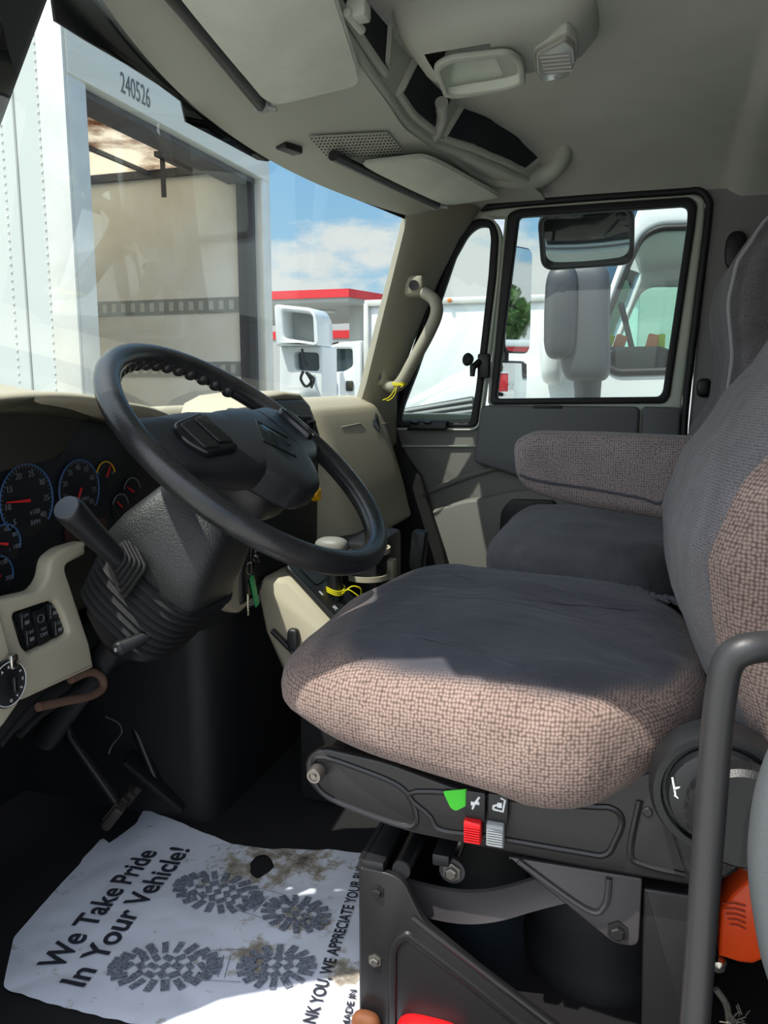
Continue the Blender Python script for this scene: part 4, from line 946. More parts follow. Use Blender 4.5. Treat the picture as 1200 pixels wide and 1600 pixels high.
MB().plate([[((p[0]), p[1]) for p in vent_o]], PY(YD + .040), .004).build('vent_pane', M['glass'], pd)
MB().plate([win_o], PY(YD + .040), .004).build('window_pane', M['glass'], pd)
# trim panel
pan = fillet([(-.735, 1.18), (-.735, 1.838), (-.47, 1.845), (-.455, 1.885), (.115, 1.885), (.118, 1.18)], [.02, .02, .02, .02, .02, .02])
MB().plate([pan], PY(YD + .045), .05, .010).build('trim_panel', M['door_panel'], pd)
up_ = fillet([(-.46, 1.72), (-.44, 1.888), (.005, 1.888), (.005, 1.70), (-.25, 1.66)], .02)
MB().plate([up_], PY(YD + .006), .035, .010).build('upper_pad', M['door_upper'], pd)
MB().plate([fillet([(.01, 1.70), (.01, 1.888), (.112, 1.886), (.112, 1.70)], .012)], PY(YD + .010), .03, .008).build('upper_pad', M['door_upper'], pd)
# swept mouldings and recess
b = MB()
def sweep(pl, w0, name, m, y=YD + .016):
    q = spline([(s.x, y, s.z) for s in (P('Y', YD, *p) for p in pl)], 8)
    bb = MB(); bb.tube(q, w0, 10, sx=.7); bb.build(name, M[m], pd)
sweep([(660, 772), (700, 756), (745, 740), (800, 727), (900, 715)], .008, 'moulding', 'door_panel')
b = MB(); lo = spline([(s.x, YD + .012, s.z) for s in (P('Y', YD, *p) for p in ((668, 800), (720, 782), (760, 776), (820, 765), (960, 760)))], 6)
b.loft([[q + V((0, .006, .0)) for q in lo], [q + V((0, -.022, -.004)) for q in lo], [q + V((0, -.026, -.012)) for q in lo], [q + V((0, -.006, -.40)) for q in lo]], closed=False, cap=False)
b.build('lower_pocket', M['door_panel'], pd, angle=60)
rec = fillet(XZ(YD, [(782, 838), (786, 795), (800, 778), (870, 780), (866, 815), (800, 842)]), .015)
MB().plate([rec], PY(YD - .022), .02, .003).build('handle_recess', M['black'], pd)
b = MB(); b.plate([fillet(XZ(YD, [(635, 672), (645, 658), (700, 658), (698, 672)]), .005)], PY(YD + .008), .03, .005); wsp = b.build('switch_plate', M['black'], pd, 'black window switch plate')
for p in ((648, 661), (668, 661)): MB().box(P('Y', YD - .01, *p) + V((.0, 0, .002)), (.022, .014, .010), bev=.004).build('window_switch', M['gloss_black'], wsp)
MB().box(P('Y', YD, 856, 636) + V((0, -.006, 0)), (.085, .014, .010), bev=.004).build('lock_slot', M['black'], pd)
# vent window latch
q = P('Y', YD, 750, 572); b = MB(); b.box(q + V((.012, .0, 0)), (.035, .03, .072), bev=.006); b.tube([q + V((0, -.01, .012)), q + V((-.015, -.03, -.004)), q + V((-.016, -.032, -.030))], [.010, .010, .007], 12)
b.lathe([(.0005, 0), (.017, 0), (.019, .008), (.014, .014), (.0005, .014)], P('Y', YD - .01, 733, 562), (-.5, -1, .1), 24); b.build('vent_latch', M['black'], pd)
# black seal round the door opening
oo = spline([(s.x, YD + .006, s.z) for s in (P('Y', YD, *p) for p in ((652, 790), (640, 755), (626, 710), (614, 668), (619, 636), (650, 540), (700, 385), (724, 342), (755, 324), (900, 310), (1060, 299), (1090, 297), (1106, 310), (1107, 340), (1090, 480), (1071, 640), (1068, 720)))], 5)
MB().tube(oo, .010, 10).build('trim_5', M['seal'], kind='structure')
# pillar loops
for p, lab, nm in (((1150, 392), 'black oval belt anchor high on the wall behind the passenger seat', 'belt_anchor'), ((1100, 606), 'black oval hook low on the wall beside the passenger seat', 'wall_hook')):
    q = P('Y', 2.352, *p); MB().superq(q, (.028, .012, .05) if p[1] < 500 else (.02, .01, .026), .8, .8, 24, 12).build(nm, M['black'], None, lab, cat='anchor' if p[1] < 500 else 'hook')
# grab handle on the pillar
gh = thing('grab_rail', 'beige grab handle bolted to the right windshield pillar', 'grab handle', P('Y', 2.26, 630, 560))
path = spline([P('Y', 2.235, 650, 450), P('Y', 2.215, 664, 458), P('Y', 2.205, 679, 470), P('Y', 2.20, 682, 490), P('Y', 2.20, 669, 522), P('Y', 2.20, 647, 562), P('Y', 2.205, 628, 596), P('Y', 2.215, 615, 605), P('Y', 2.225, 602, 600), P('Y', 2.235, 588, 591)], 6)
MB().tube(path, .0165, 16, sx=1.15).build('grip', M['beige_pillar'], gh)
for p in ((648, 448), (590, 588)):
    q = P('Y', 2.225, *p); b = MB(); b.superq(q, (.032, .030, .030), .5, .5, 24, 12); mt = b.build('mount', M['beige_pillar'], gh)
    MB().lathe([(.0005, 0), (.013, 0), (.014, .004), (.0005, .002)], q + V((.006, -.030, 0)), (.2, -1, 0), 20).build('bolt', M['black'], mt)
yw = MB(); c = P('Y', 2.206, 625, 600)
for j in range(3): yw.tube([c + V((.021 * math.cos(t), .021 * math.sin(t), .003 * j + .004 * math.sin(t))) for t in (2 * PI * k / 20 for k in range(20))], .0014, 6, closed=True)
for pl in ([(618, 606), (612, 616), (606, 622), (598, 625)], [(620, 604), (617, 616), (610, 624), (604, 626)], [(622, 600), (630, 602), (626, 605)]): yw.tube(spline([P('Y', 2.18, *p) for p in pl], 6), .0014, 6)
yw.build('wire_twist', M['yellow_wire'], gh, 'yellow wire twisted round the grip')

# ------------------------------------------------------------------ door mirrors outside the passenger window
lm = thing('look_down_mirror', 'black framed convex mirror hanging over the passenger window', 'mirror', P('Y', 2.62, 916, 370))
q = P('Y', 2.62, 916, 372); hw = (P('Y', 2.62, 990, 372) - P('Y', 2.62, 842, 372)).length / 2; hh = .094
fm = frame(q, (1, .0, .03), (0, -.72, 1))
b = MB(); b.plate([fillet([(-hw, -hh), (hw, -hh), (hw, hh), (-hw, hh)], .045, 8), fillet([(-hw + .014, -hh + .014), (hw - .014, -hh + .014), (hw - .014, hh - .014), (-hw + .014, hh - .014)], .035, 8)], fm, .03, .006, 3)
b.plate([fillet([(-hw + .01, -hh + .01), (hw - .01, -hh + .01), (hw - .01, hh - .01), (-hw + .01, hh - .01)], .035)], fm @ Matrix.Translation((0, 0, -.022)), .012)
b.tube([fm @ V((0, .04, -.03)), fm @ V((0, .06, -.10)), V((q.x, 2.50, 2.455)), V((q.x, 2.412, 2.44))], .012, 10); fo = b.build('mirror_frame', M['black'], lm)
def cvx(u, v):
    x = (u * 2 - 1) * (hw - .011); y = (v * 2 - 1) * (hh - .011); return fm @ V((x, y, .006 - .35 * x * x - .55 * y * y))
MB().grid(cvx, 24, 16).build('mirror_glass', M['mirror'], lm)
om = thing('door_mirror', 'tall black door mirror with small convex mirror below, outside passenger window', 'mirror', P('Y', 2.80, 815, 480))
q = P('Y', 2.80, 815, 468); zt = P('Y', 2.80, 815, 385).z; zb = P('Y', 2.80, 815, 552).z
mm = frame(V((q.x - .02, 2.80, (zt + zb) / 2)), (.55, 1, 0), (0, 0, 1)); hh = (zt - zb) / 2
MB().plate([fillet([(-.072, -hh), (.072, -hh), (.072, hh), (-.072, hh)], .03, 6)], mm, .024, .006).build('mirror_housing', M['black'], om)
MB().plate([fillet([(-.067, -hh + .006), (.067, -hh + .006), (.067, hh - .006), (-.067, hh - .006)], .026, 6)], mm @ Matrix.Translation((0, 0, .0125)), .004).build('mirror_glass', M['mirror'], om)
zc = P('Y', 2.80, 804, 598).z; m2 = frame(V((q.x - .04, 2.80, zc)), (.45, 1, 0), (0, 0, 1))
MB().plate([fillet([(-.10, -.075), (.10, -.075), (.10, .075), (-.10, .075)], .03, 6)], m2, .03, .008).build('convex_housing', M['black'], om)
MB().grid(lambda u, v: m2 @ V(((u * 2 - 1) * .09, (v * 2 - 1) * .066, .024 - .5 * ((u * 2 - 1) * .09) ** 2 - .5 * ((v * 2 - 1) * .066) ** 2)), 16, 12).build('convex_glass', M['mirror'], om)
b = MB(); mx_ = q.x - .02; b.tube([(mx_ - .03, 2.80, zt), (mx_ - .03, 2.80, 1.70), (mx_ - .03, 2.76, 1.66), (mx_ - .03, 2.438, 1.66)], .011, 10); b.build('mirror_arm', M['black'], om)
MB().plate([fillet([(-.735, 1.05), (-.735, 1.86), (.118, 1.86), (.118, 1.05)], .02)], PY(2.43), .03, .006).build('outer_skin', M['door_paint'], pd)
# ------------------------------------------------------------------ near right: grab bar, grey moulding, orange case
gb_ = MB(); gp = [P('Y', .68, 1083, 1640), P('Y', .68, 1100, 1400), P('Y', .68, 1117, 1180), P('Y', .68, 1128, 1075), P('Y', .68, 1140, 1032), P('Y', .68, 1168, 1014), P('Y', .69, 1230, 1008), P('Y', .68, 1300, 1005), V((.24, .63, 1.75)), V((.32, .60, 1.75))]
gp = [P('Y', .68, 1060, 1950)] + gp
gb_.tube(spline(gp, 8), .0128, 18); gb_.build('grab_bar', mat('satin black tube', (44, 44, 45), .45, bump=.1, bscale=300), None, 'bent black grab bar standing in front of the driver seat side', cat='grab bar', angle=80)
gm = [P('Y', .58, *p) for p in ((1300, 1110), (1240, 1165), (1212, 1230), (1200, 1300), (1198, 1360), (1206, 1430), (1222, 1510), (1260, 1600), (1310, 1660))]
gm = [V((.27, .56, 1.88)), V((.20, .57, 1.80))] + gm + [V((.22, .57, 1.30)), V((.27, .56, 1.24))]
MB().tube(spline(gm, 6), .0125, 14, sx=1.4).build('door_seal', mat('grey rubber moulding', (74, 78, 80), .6, bump=.2), None, 'curved grey rubber door moulding at the right edge', cat='seal', angle=80)
b = MB(); oc_ = P('Y', .95, 1158, 1420)
oz = [P('Y', .95, *p) for p in ((1172, 1350), (1210, 1345), (1210, 1470), (1172, 1486), (1152, 1484), (1120, 1474), (1124, 1402), (1140, 1380))]
b.plate([[(p.x, p.z) for p in oz]], PY(.95), .05, .006)
orc = b.build('orange_case', M['orange'], None, 'orange translucent plastic case behind the black grab bar', cat='case', angle=30)
b = MB(); rnd = random.Random(4)
for k in range(5):
    p0, p1 = P('Y', .923, 1128 + 3 * k, 1412 + 8 * k), P('Y', .923, 1165, 1416 + 9 * k); b.tube([p0, p0 + (p1 - p0) * .5 + V((0, 0, .002)), p1], .0008, 4)
b.build('embossed_marks', mat('dark red relief', (140, 44, 24), .5), orc)
q = P('Y', .93, 1122, 1504)
MB().lathe([(.0005, 0), (.010, 0), (.010, .003), (.007, .009), (.0005, .011)], q, (0, -1, 0), 24).build('bolt', M['chrome'], None, 'shiny round bolt head under the orange plastic case', cat='bolt')
b = MB(); rnd = random.Random(9); st_ = spline([P('Y', .95, *p) for p in ((1118, 1545), (1135, 1570), (1140, 1600), (1150, 1640))], 5)
b.tube(st_, .004, 8)
for k in range(26):
    s_ = P('Y', .94, 1140 + rnd.uniform(0, 25), 1588 + rnd.uniform(-5, 25)); b.tube([s_, s_ + V((rnd.uniform(-.014, .014), rnd.uniform(-.01, .01), rnd.uniform(-.004, .016)))], .0008, 4)
b.build('frayed_strap', mat('grey frayed webbing', (120, 114, 104), .95), None, 'frayed grey strap end at the bottom right', cat='strap')

# ------------------------------------------------------------------ floor: paper mat and pedals
O = V((-.823, .807)); UX = V((.989, .149)).normalized(); VX = V((-UX.y, UX.x))
def crumple(x, y):
    return .003 + .009 * max(0, noise.noise(V((x * 6, y * 6, 1.3)))) + .003 * abs(noise.noise(V((x * 16, y * 14, 4.0)))) + .0006 * noise.noise(V((x * 40, y * 40, 2)))
outl = [P('Z', 1.106, *p) for p in ((225, 1263), (305, 1297), (362, 1317), (403, 1323), (517, 1330), (590, 1334), (700, 1345), (760, 1440), (780, 1700), (560, 1700), (360, 1640), (217, 1600), (155, 1586), (5, 1547), (21, 1467), (103, 1374), (160, 1307), (170, 1317), (212, 1286))]
poly = [(q.x, q.y) for q in outl]
def inside(x, y, pl):
    r_ = False
    for (x0, y0), (x1, y1) in zip(pl, pl[1:] + pl[:1]):
        if (y0 > y) != (y1 > y) and x < (x1 - x0) * (y - y0) / (y1 - y0) + x0: r_ = not r_
    return r_
hole = [P('Z', 1.106, *p) for p in ((390, 1350), (400, 1335), (412, 1333), (424, 1340), (428, 1352), (418, 1364), (402, 1372), (392, 1364))]
hole = [(q.x, q.y) for q in hole]
pt = thing('paper_floor_mat', 'crumpled white paper floor mat with printed boot soles and a torn hole', 'floor mat', (-.60, 1.05, 1.10))
b = MB(); g = b.grid(lambda u, v: (lambda q: (q.x, q.y, 1.1005 + crumple(q.x, q.y)))(O + UX * (-.14 + .80 * u) + VX * (-.12 + .66 * v)), 200, 165)
dele = [f for f in b.bm.faces if (lambda c_: not inside(c_.x, c_.y, poly) or inside(c_.x + .004 * noise.noise(V((c_.x * 90, c_.y * 90, 0))), c_.y + .004 * noise.noise(V((c_.x * 90, c_.y * 90, 7))), hole))(f.calc_center_median())]
bmesh.ops.delete(b.bm, geom=dele, context='FACES')
for _ in range(5):                                                  # even out the torn edge
    mv = [(v_, sum((e.other_vert(v_).co for e in v_.link_edges if e.is_boundary), V()) / 2) for v_ in b.bm.verts if v_.is_boundary and sum(e.is_boundary for e in v_.link_edges) == 2]
    for v_, c_ in mv: v_.co = v_.co * .4 + c_ * .6
pmat = mat('white paper with dirt', (222, 226, 236), .85)
t = pmat.node_tree; tcn = t.nodes.new('ShaderNodeTexCoord'); bs_ = t.nodes['Principled BSDF']
cur = None
hc = P('Z', 1.1, 405, 1350); stains = [(hc, .13), (P('Z', 1.1, 470, 1350), .10), (P('Z', 1.1, 480, 1440), .07), (P('Z', 1.1, 400, 1500), .06), (P('Z', 1.1, 540, 1520), .06)]
nz_ = t.nodes.new('ShaderNodeTexNoise'); nz_.inputs['Scale'].default_value = 32; nz_.inputs['Detail'].default_value = 8; nz_.inputs['Roughness'].default_value = .7; t.links.new(tcn.outputs['Object'], nz_.inputs[0])
for c_, r_ in stains:
    vd = t.nodes.new('ShaderNodeVectorMath'); vd.operation = 'DISTANCE'; t.links.new(tcn.outputs['Object'], vd.inputs[0]); vd.inputs[1].default_value = c_ - V((-.60, 1.05, 1.10))
    mr = t.nodes.new('ShaderNodeMapRange'); mr.inputs['From Min'].default_value = 0; mr.inputs['From Max'].default_value = r_; mr.inputs['To Min'].default_value = .28; mr.inputs['To Max'].default_value = 0
    t.links.new(vd.outputs['Value'], mr.inputs[0])
    if cur is None: cur = mr.outputs[0]
    else:
        mxx = t.nodes.new('ShaderNodeMath'); mxx.operation = 'MAXIMUM'; t.links.new(cur, mxx.inputs[0]); t.links.new(mr.outputs[0], mxx.inputs[1]); cur = mxx.outputs[0]
ad = t.nodes.new('ShaderNodeMath'); ad.operation = 'ADD'; t.links.new(cur, ad.inputs[0]); t.links.new(nz_.outputs[0], ad.inputs[1])
rp = t.nodes.new('ShaderNodeValToRGB'); rp.color_ramp.elements[0].position = .60; rp.color_ramp.elements[0].color = lin((222, 226, 236)); rp.color_ramp.elements[1].position = .92; rp.color_ramp.elements[1].color = lin((52, 44, 38))
e_ = rp.color_ramp.elements.new(.70); e_.color = lin((168, 160, 146))
t.links.new(ad.outputs[0], rp.inputs[0]); t.links.new(rp.outputs[0], bs_.inputs['Base Color'])
sheet = b.build('paper_sheet', pmat, pt, angle=30)
def onpaper(bb):
    fresh = []
    bmesh.ops.triangulate(bb.bm, faces=bb.bm.faces[:])
    for v_ in bb.bm.verts: v_.co.z = 1.1034 + crumple(v_.co.x, v_.co.y) + max(0, v_.co.z - 1.1) * .5
    return bb
def pframe(u, v):                                                  # text reads along +v, its top towards -u
    q = O + UX * u + VX * v; return frame((q.x, q.y, 1.1), (VX.x, VX.y, 0), (-UX.x, -UX.y, 0))
def uv(px, py): q = P('Z', 1.106, px, py); d = V((q.x, q.y)) - O; return d.dot(UX), d.dot(VX)
def line(body, pa, pb, size, bold, sq, name, z=.0006):
    a, c_ = P('Z', 1.106, *pa), P('Z', 1.106, *pb); mid = (a + c_) / 2; d = (c_ - a); d.z = 0; L_ = d.length; d.normalize()
    cu = MB().text(body, Matrix(), size, z, bold=bold, squeeze=1); xs = [v_.co.x for v_ in cu.bm.verts]; wd = max(xs) - min(xs); cu.bm.free()
    m_ = frame((mid.x, mid.y, 1.1), d, (-d.y, d.x, 0)); bb = MB(); bb.text(body, m_, size, z, bold=bold, squeeze=L_ / wd)
    bmesh.ops.subdivide_edges(bb.bm, edges=[e for e in bb.bm.edges if e.calc_length() > .008], cuts=3)
    return onpaper(bb).build(name, M['ink'], sheet, smooth=False)
line('We Take Pride', (78, 1514), (234, 1330), .054, .0011, 1, 'printed_line')
line('In Your Vehicle!', (114, 1540), (284, 1327), .054, .0011, 1, 'printed_line')
line('THANK YOU, WE APPRECIATE YOUR BUSINESS', (470, 1640), (575, 1330), .026, .0004, 1, 'printed_line')
line('MADE IN', (540, 1606), (553, 1548), .014, .0002, 1, 'small_printed_line')
# boot soles: lugs of a ball and a heel
def sole(ball_px, heel_px, name, seed):
    rnd = random.Random(seed); a = V(uv(*ball_px)); c_ = V(uv(*heel_px)); ax = (c_ - a); L_ = ax.length; ax.normalize(); pe = V((-ax.y, ax.x)); bb = MB()
    def put(u, v, w_, h_, ang):
        p_ = a + ax * u + pe * v; q = O + UX * p_.x + VX * p_.y
        d = UX * ax.x + VX * ax.y; base = math.atan2(d.y, d.x)
        cs = [V((sx * w_ / 2, sy * h_ / 2)) for sx, sy in ((-1, -1), (1, -1), (1, 1), (-1, 1))]; ca, sa = math.cos(base + ang), math.sin(base + ang)
        vs_ = [(q.x + k.x * ca - k.y * sa, q.y + k.x * sa + k.y * ca, 1.1008) for k in cs]
        bb.loft([[V(p) - V((0, 0, .0005)) for p in vs_], [V(p) for p in vs_]])
    def half(u0, ru, rv, n, step):
        for k in range(n):                                          # edge lugs
            t_ = 2 * PI * k / n; put(u0 + ru * math.cos(t_) * .86, rv * math.sin(t_) * .84, .023, rnd.uniform(.009, .0125), math.atan2(rv * math.sin(t_), ru * math.cos(t_)))
        for i in range(-3, 4):
            for j in range(-3, 4):
                x_, y_ = i * step, j * step * .95
                if (x_ / (ru * .68)) ** 2 + (y_ / (rv * .64)) ** 2 < 1: put(u0 + x_, y_, step * rnd.uniform(.7, .95), step * rnd.uniform(.5, .66), rnd.choice((.5, -.5, .9, -.9)))
    half(0, .084, .047, 22, .018); half(L_, .055, .041, 16, .0175)
    for k in range(3): put(L_ * .5 + (k - 1) * .010, 0, .0012, .046, 0)
    put(L_ * .5, .034, .07, .0008, 0.05); put(L_ * .5, -.030, .07, .0008, -.05)
    return onpaper(bb).build(name, M['print'], sheet, smooth=False)
sole((340, 1394), (462, 1428), 'boot_print', 2); sole((258, 1510), (432, 1510), 'boot_print', 3)
# scattered dirt
pdl = thing('brake_pedal', 'dark foot pedal pad beside the paper mat corner', 'pedal', P('Z', 1.16, 185, 1270))
q = P('Z', 1.20, 186, 1262); b = MB(); b.box(q, (.05, .085, .018), rot=(0, -.9, .3), bev=.006)
for k in range(4): b.box(q + V((.008, -.03 + .02 * k, .008)), (.04, .006, .012), rot=(0, -.9, .3))
b.build('pedal_pad', mat('worn pedal rubber', (52, 44, 40), .6), pdl); MB().tube([q, q + V((-.12, .03, .10)), q + V((-.18, .04, .30))], .011, 10).build('pedal_arm', M['steel_black'], pdl)
pdl = thing('accelerator_pedal', 'long dark accelerator pedal above the paper mat in the footwell', 'pedal', P('Z', 1.16, 250, 1215))
q = P('Z', 1.18, 244, 1220); b = MB(); b.box(q, (.15, .06, .014), rot=(0, .75, .3), bev=.005); b.build('pedal_pad', M['rubber'], pdl)
MB().tube([q, q + V((-.06, .02, .10)), q + V((-.14, .03, .26))], .009, 10).build('pedal_arm', M['steel_black'], pdl)

kp = fillet(XZ(2.30, [(618, 690), (632, 715), (655, 745), (668, 790), (690, 860), (706, 930), (520, 930), (540, 800)]), .01)
MB().plate([kp], PY(2.325), .03, .006).build('trim_6', M['carpet'], kind='structure')

# ------------------------------------------------------------------ the yard outside
M['asphalt'] = mat('grey asphalt lightened for bounce', (178, 176, 168), .9, bump=.4, bscale=60, var=.2, vscale=.8)  # ground colour lightened so that it bounces light into the cab
M['truck_white'] = mat('white truck paint', (212, 216, 216), .3, coat=.3)
M['box_white'] = mat('white riveted aluminium sheet', (190, 196, 194), .38)
M['alu'] = mat('brushed aluminium frame', (214, 214, 208), .38, .35, var=.15, vscale=3)
M['liner'] = mat('off white cargo liner', (240, 242, 238), .7, var=.15, vscale=2.2, col2=(230, 228, 216))
M['dark_grey'] = mat('dark grey plastic', (74, 76, 82), .5)
M['mid_grey'] = mat('mid grey panel', (150, 154, 152), .5)
M['truck_glass'] = mat('dark truck window glass', (58, 70, 74), .06, spec=.8)
M['sky_glass'] = glass('windscreen glass tinted as sky reflection', (.55, .75, .86), 1.6)  # blue tint stands in for sky mirrored in the windscreen
M['tyre'] = mat('truck tyre', (22, 22, 23), .85)
M['canopy_red'] = mat('red canopy fascia', (196, 40, 48), .5)
M['leaf'] = mat('green leaves', (70, 104, 44), .8, var=.5, vscale=8)
M['bark'] = mat('bark', (80, 62, 46), .9)
gnd = MB(); gnd.plate([[(-45, -45), (45, -45), (45, 70), (-45, 70)]], PZ(-.01), .02); gnd.build('ground', M['asphalt'], kind='structure')

def wheel(parent, c, r=.50, w_=.28):
    wl_ = MB().lathe([(.0005, -w_ / 2), (r * .55, -w_ / 2), (r * .9, -w_ / 2), (r, -w_ * .38), (r, w_ * .38), (r * .9, w_ / 2), (r * .55, w_ / 2), (.0005, w_ / 2)], c, (0, 1, 0), 36).build('tyre', M['tyre'], parent)
    MB().lathe([(.0005, -w_ * .52), (r * .3, -w_ * .52), (r * .52, -w_ * .46), (r * .56, -w_ * .51), (r * .56, w_ * .4), (.0005, w_ * .4)], c, (0, 1, 0), 28).build('rim', M['alu'], wl_)

# box truck straight ahead, rear opening towards us
XB = -3.08
e0, e1 = P('X', XB, 104, 129), P('X', XB, 427, 300)
YN, YF = e0.y, 6.50
bt = thing('box_truck', 'white riveted box truck with open empty cargo box ahead of the windshield', 'box truck', (XB - 3, (YN + YF) / 2, 0))
zh = P('X', XB, 137, 132).z; ZT = zh + .62; XE = XB - 6.2
near_post = P('X', XB, 137, 200).y
# side walls, roof, nose, floor
wallm = MB(); wallm.box(((XB + XE) / 2, YN + .02, (ZT + 1.15) / 2 + .0), (XB - XE, .04, ZT - 1.15)); sidew = wallm.build('side_wall', M['box_white'], bt, 'white riveted side wall')
b = MB()
for px in (68, 9):
    q = P('Y', YN, px, 300)
    for k in range(60):
        z_ = 1.2 + .045 * k
        if z_ < ZT: b.lathe([(.0005, 0), (.009, 0), (.007, .005), (.0005, .007)], (q.x, YN, z_), (0, -1, 0), 8)
b.build('rivets', M['alu'], sidew, kind='stuff')
b = MB(); q = P('Y', YN, 30, 300); b.box((q.x, YN - .002, (ZT + 1.15) / 2), (.012, .006, ZT - 1.15)); b.build('panel_seam', M['mid_grey'], sidew)
b = MB(); b.box(((XB + XE) / 2, YF - .02, (ZT + 1.15) / 2), (XB - XE, .04, ZT - 1.15)); b.build('side_wall', M['liner'], bt, 'off white cargo liner wall')
b = MB(); b.box((XE - .02, (YN + YF) / 2, (ZT + 1.15) / 2), (.04, YF - YN, ZT - 1.15)); b.build('nose_wall', M['liner'], bt)
b = MB(); b.box(((XB + XE) / 2, (YN + YF) / 2, 1.12), (XB - XE, YF - YN, .10)); b.build('cargo_floor', mat('worn wood floor', (128, 104, 78), .8, var=.4, vscale=4), bt)
# translucent stained roof
rm = bpy.data.materials.new('translucent stained roof'); rm.use_nodes = True; t = rm.node_tree; t.nodes.clear()
o_ = t.nodes.new('ShaderNodeOutputMaterial'); tl_ = t.nodes.new('ShaderNodeBsdfTranslucent'); df = t.nodes.new('ShaderNodeBsdfDiffuse'); mx = t.nodes.new('ShaderNodeMixShader'); mx.inputs[0].default_value = .74
tcn = t.nodes.new('ShaderNodeTexCoord'); n_ = t.nodes.new('ShaderNodeTexNoise'); n_.inputs['Scale'].default_value = 1.6; n_.inputs['Detail'].default_value = 7; n_.inputs['Roughness'].default_value = .65
rp = t.nodes.new('ShaderNodeValToRGB'); rp.color_ramp.elements[0].position = .34; rp.color_ramp.elements[0].color = lin((126, 84, 56)); rp.color_ramp.elements[1].position = .50; rp.color_ramp.elements[1].color = lin((240, 232, 218))
t.links.new(tcn.outputs['Object'], n_.inputs[0]); t.links.new(n_.outputs[0], rp.inputs[0]); t.links.new(rp.outputs[0], tl_.inputs[0]); t.links.new(rp.outputs[0], df.inputs[0])
t.links.new(df.outputs[0], mx.inputs[1]); t.links.new(tl_.outputs[0], mx.inputs[2]); t.links.new(mx.outputs[0], o_.inputs[0])
zr = P('Y', YF - .06, 250, 264).z
zr = min(zr, zh + .16); b = MB(); b.box(((XB + XE) / 2 - .05, (YN + YF) / 2, zr + .01), (XB - XE - .1, YF - YN - .08, .02)); b.build('roof_sheet', rm, bt, 'stained translucent roof')
b = MB()
for k in range(9): b.box((XB - .5 - .62 * k, (YN + YF) / 2, zr - .02), (.04, YF - YN - .1, .03))
b.box(((XB + XE) / 2, YF - .06, zr - .03), (XB - XE - .1, .05, .07)); b.build('roof_rib', M['dark_grey'], bt)
# rear frame: posts, header, corner casting on the side
b = MB(); b.box((XB - .04, (YN + near_post) / 2, (ZT + 1.0) / 2), (.09, near_post - YN, ZT - 1.0), bev=.008); b.build('corner_post', M['alu'], bt)
fy = P('X', XB, 412, 420).y; fy2 = P('X', XB, 430, 420).y
b = MB(); b.box((XB - .04, (fy + YF + .03) / 2, (ZT + 1.0) / 2), (.09, YF + .03 - fy, ZT - 1.0), bev=.008); b.build('corner_post', M['alu'], bt)
q = P('Y', YN - .01, 72, 300); b = MB(); b.box(((XB + q.x) / 2, YN - .008, (ZT + 1.0) / 2), (XB - q.x, .03, ZT - 1.0), bev=.004); b.build('corner_post', M['alu'], bt)
hd = MB().box((XB - .03, (YN + YF) / 2, (zh + ZT) / 2), (.09, YF - YN, ZT - zh), bev=.006).build('header', M['box_white'], bt, 'white header with a stencilled number')
q = P('X', XB + .016, 212, 143)
MB().text('240526', frame((XB + .017, q.y, q.z), (0, 1, 0), (0, 0, 1)), .17, .002, squeeze=.62).build('number', mat('grey stencil paint', (86, 90, 92), .7), hd)
b = MB(); b.box((XB - .12, (YN + YF) / 2, zh + .06), (.12, YF - YN - .1, .20)); b.box((XB - .30, (YN + YF) / 2, zh + .02), (.10, YF - YN - .1, .05)); b.build('door_track', M['dark_grey'], bt)
b = MB(); b.box((XB - .20, YF - .07, (zh + 1.2) / 2), (.10, .06, zh - 1.2)); b.box((XB - .10, fy - .02, (zh + 1.2) / 2), (.06, .04, zh - 1.2)); b.build('door_track', M['dark_grey'], bt)
# logistic tracks along the far wall, scuff plate below
for py in (478, 577):
    z_ = P('Y', YF - .05, 300, py).z; b = MB(); b.box(((XB + XE) / 2, YF - .044, z_), (XB - XE - .4, .012, .13)); tk = b.build('logistic_track', M['mid_grey'], bt)
    b = MB()
    for k in range(58): b.box((XB - .35 - .10 * k, YF - .051, z_), (.045, .004, .075))
    b.build('track_slots', mat('pale slot', (190, 194, 188), .5), tk, kind='stuff')
sp_ = P('X', XB - .6, 318, 262); b = MB(); b.box((XB - .62, YF - .45, zr - .06), (.05, .5, .04)); b.box((XB - .62, YF - .62, zr - .20), (.04, .012, .34)); b.build('hanging_strap', M['dark_grey'], bt, 'dark strap hanging from the roof')
sp_ = MB(); sp_.box((XB - .35, YF - .35, zr - .03), (.34, .30, .012), rot=(.2, .1, 0)); sp_.build('red_reflection', M['canopy_red'], bt, 'red sheet standing for a light reflection under the roof corner')  # red sheet put in for the reflection of a red light
b = MB(); b.box(((XB + XE) / 2, (YN + YF) / 2, .90), (6.0, .9, .22)); b.build('chassis', M['tyre'], bt)
for x_ in (XB - 1.4,):
    for y_ in (YN + .25, YF - .25): wheel(bt, (x_, y_, .5))

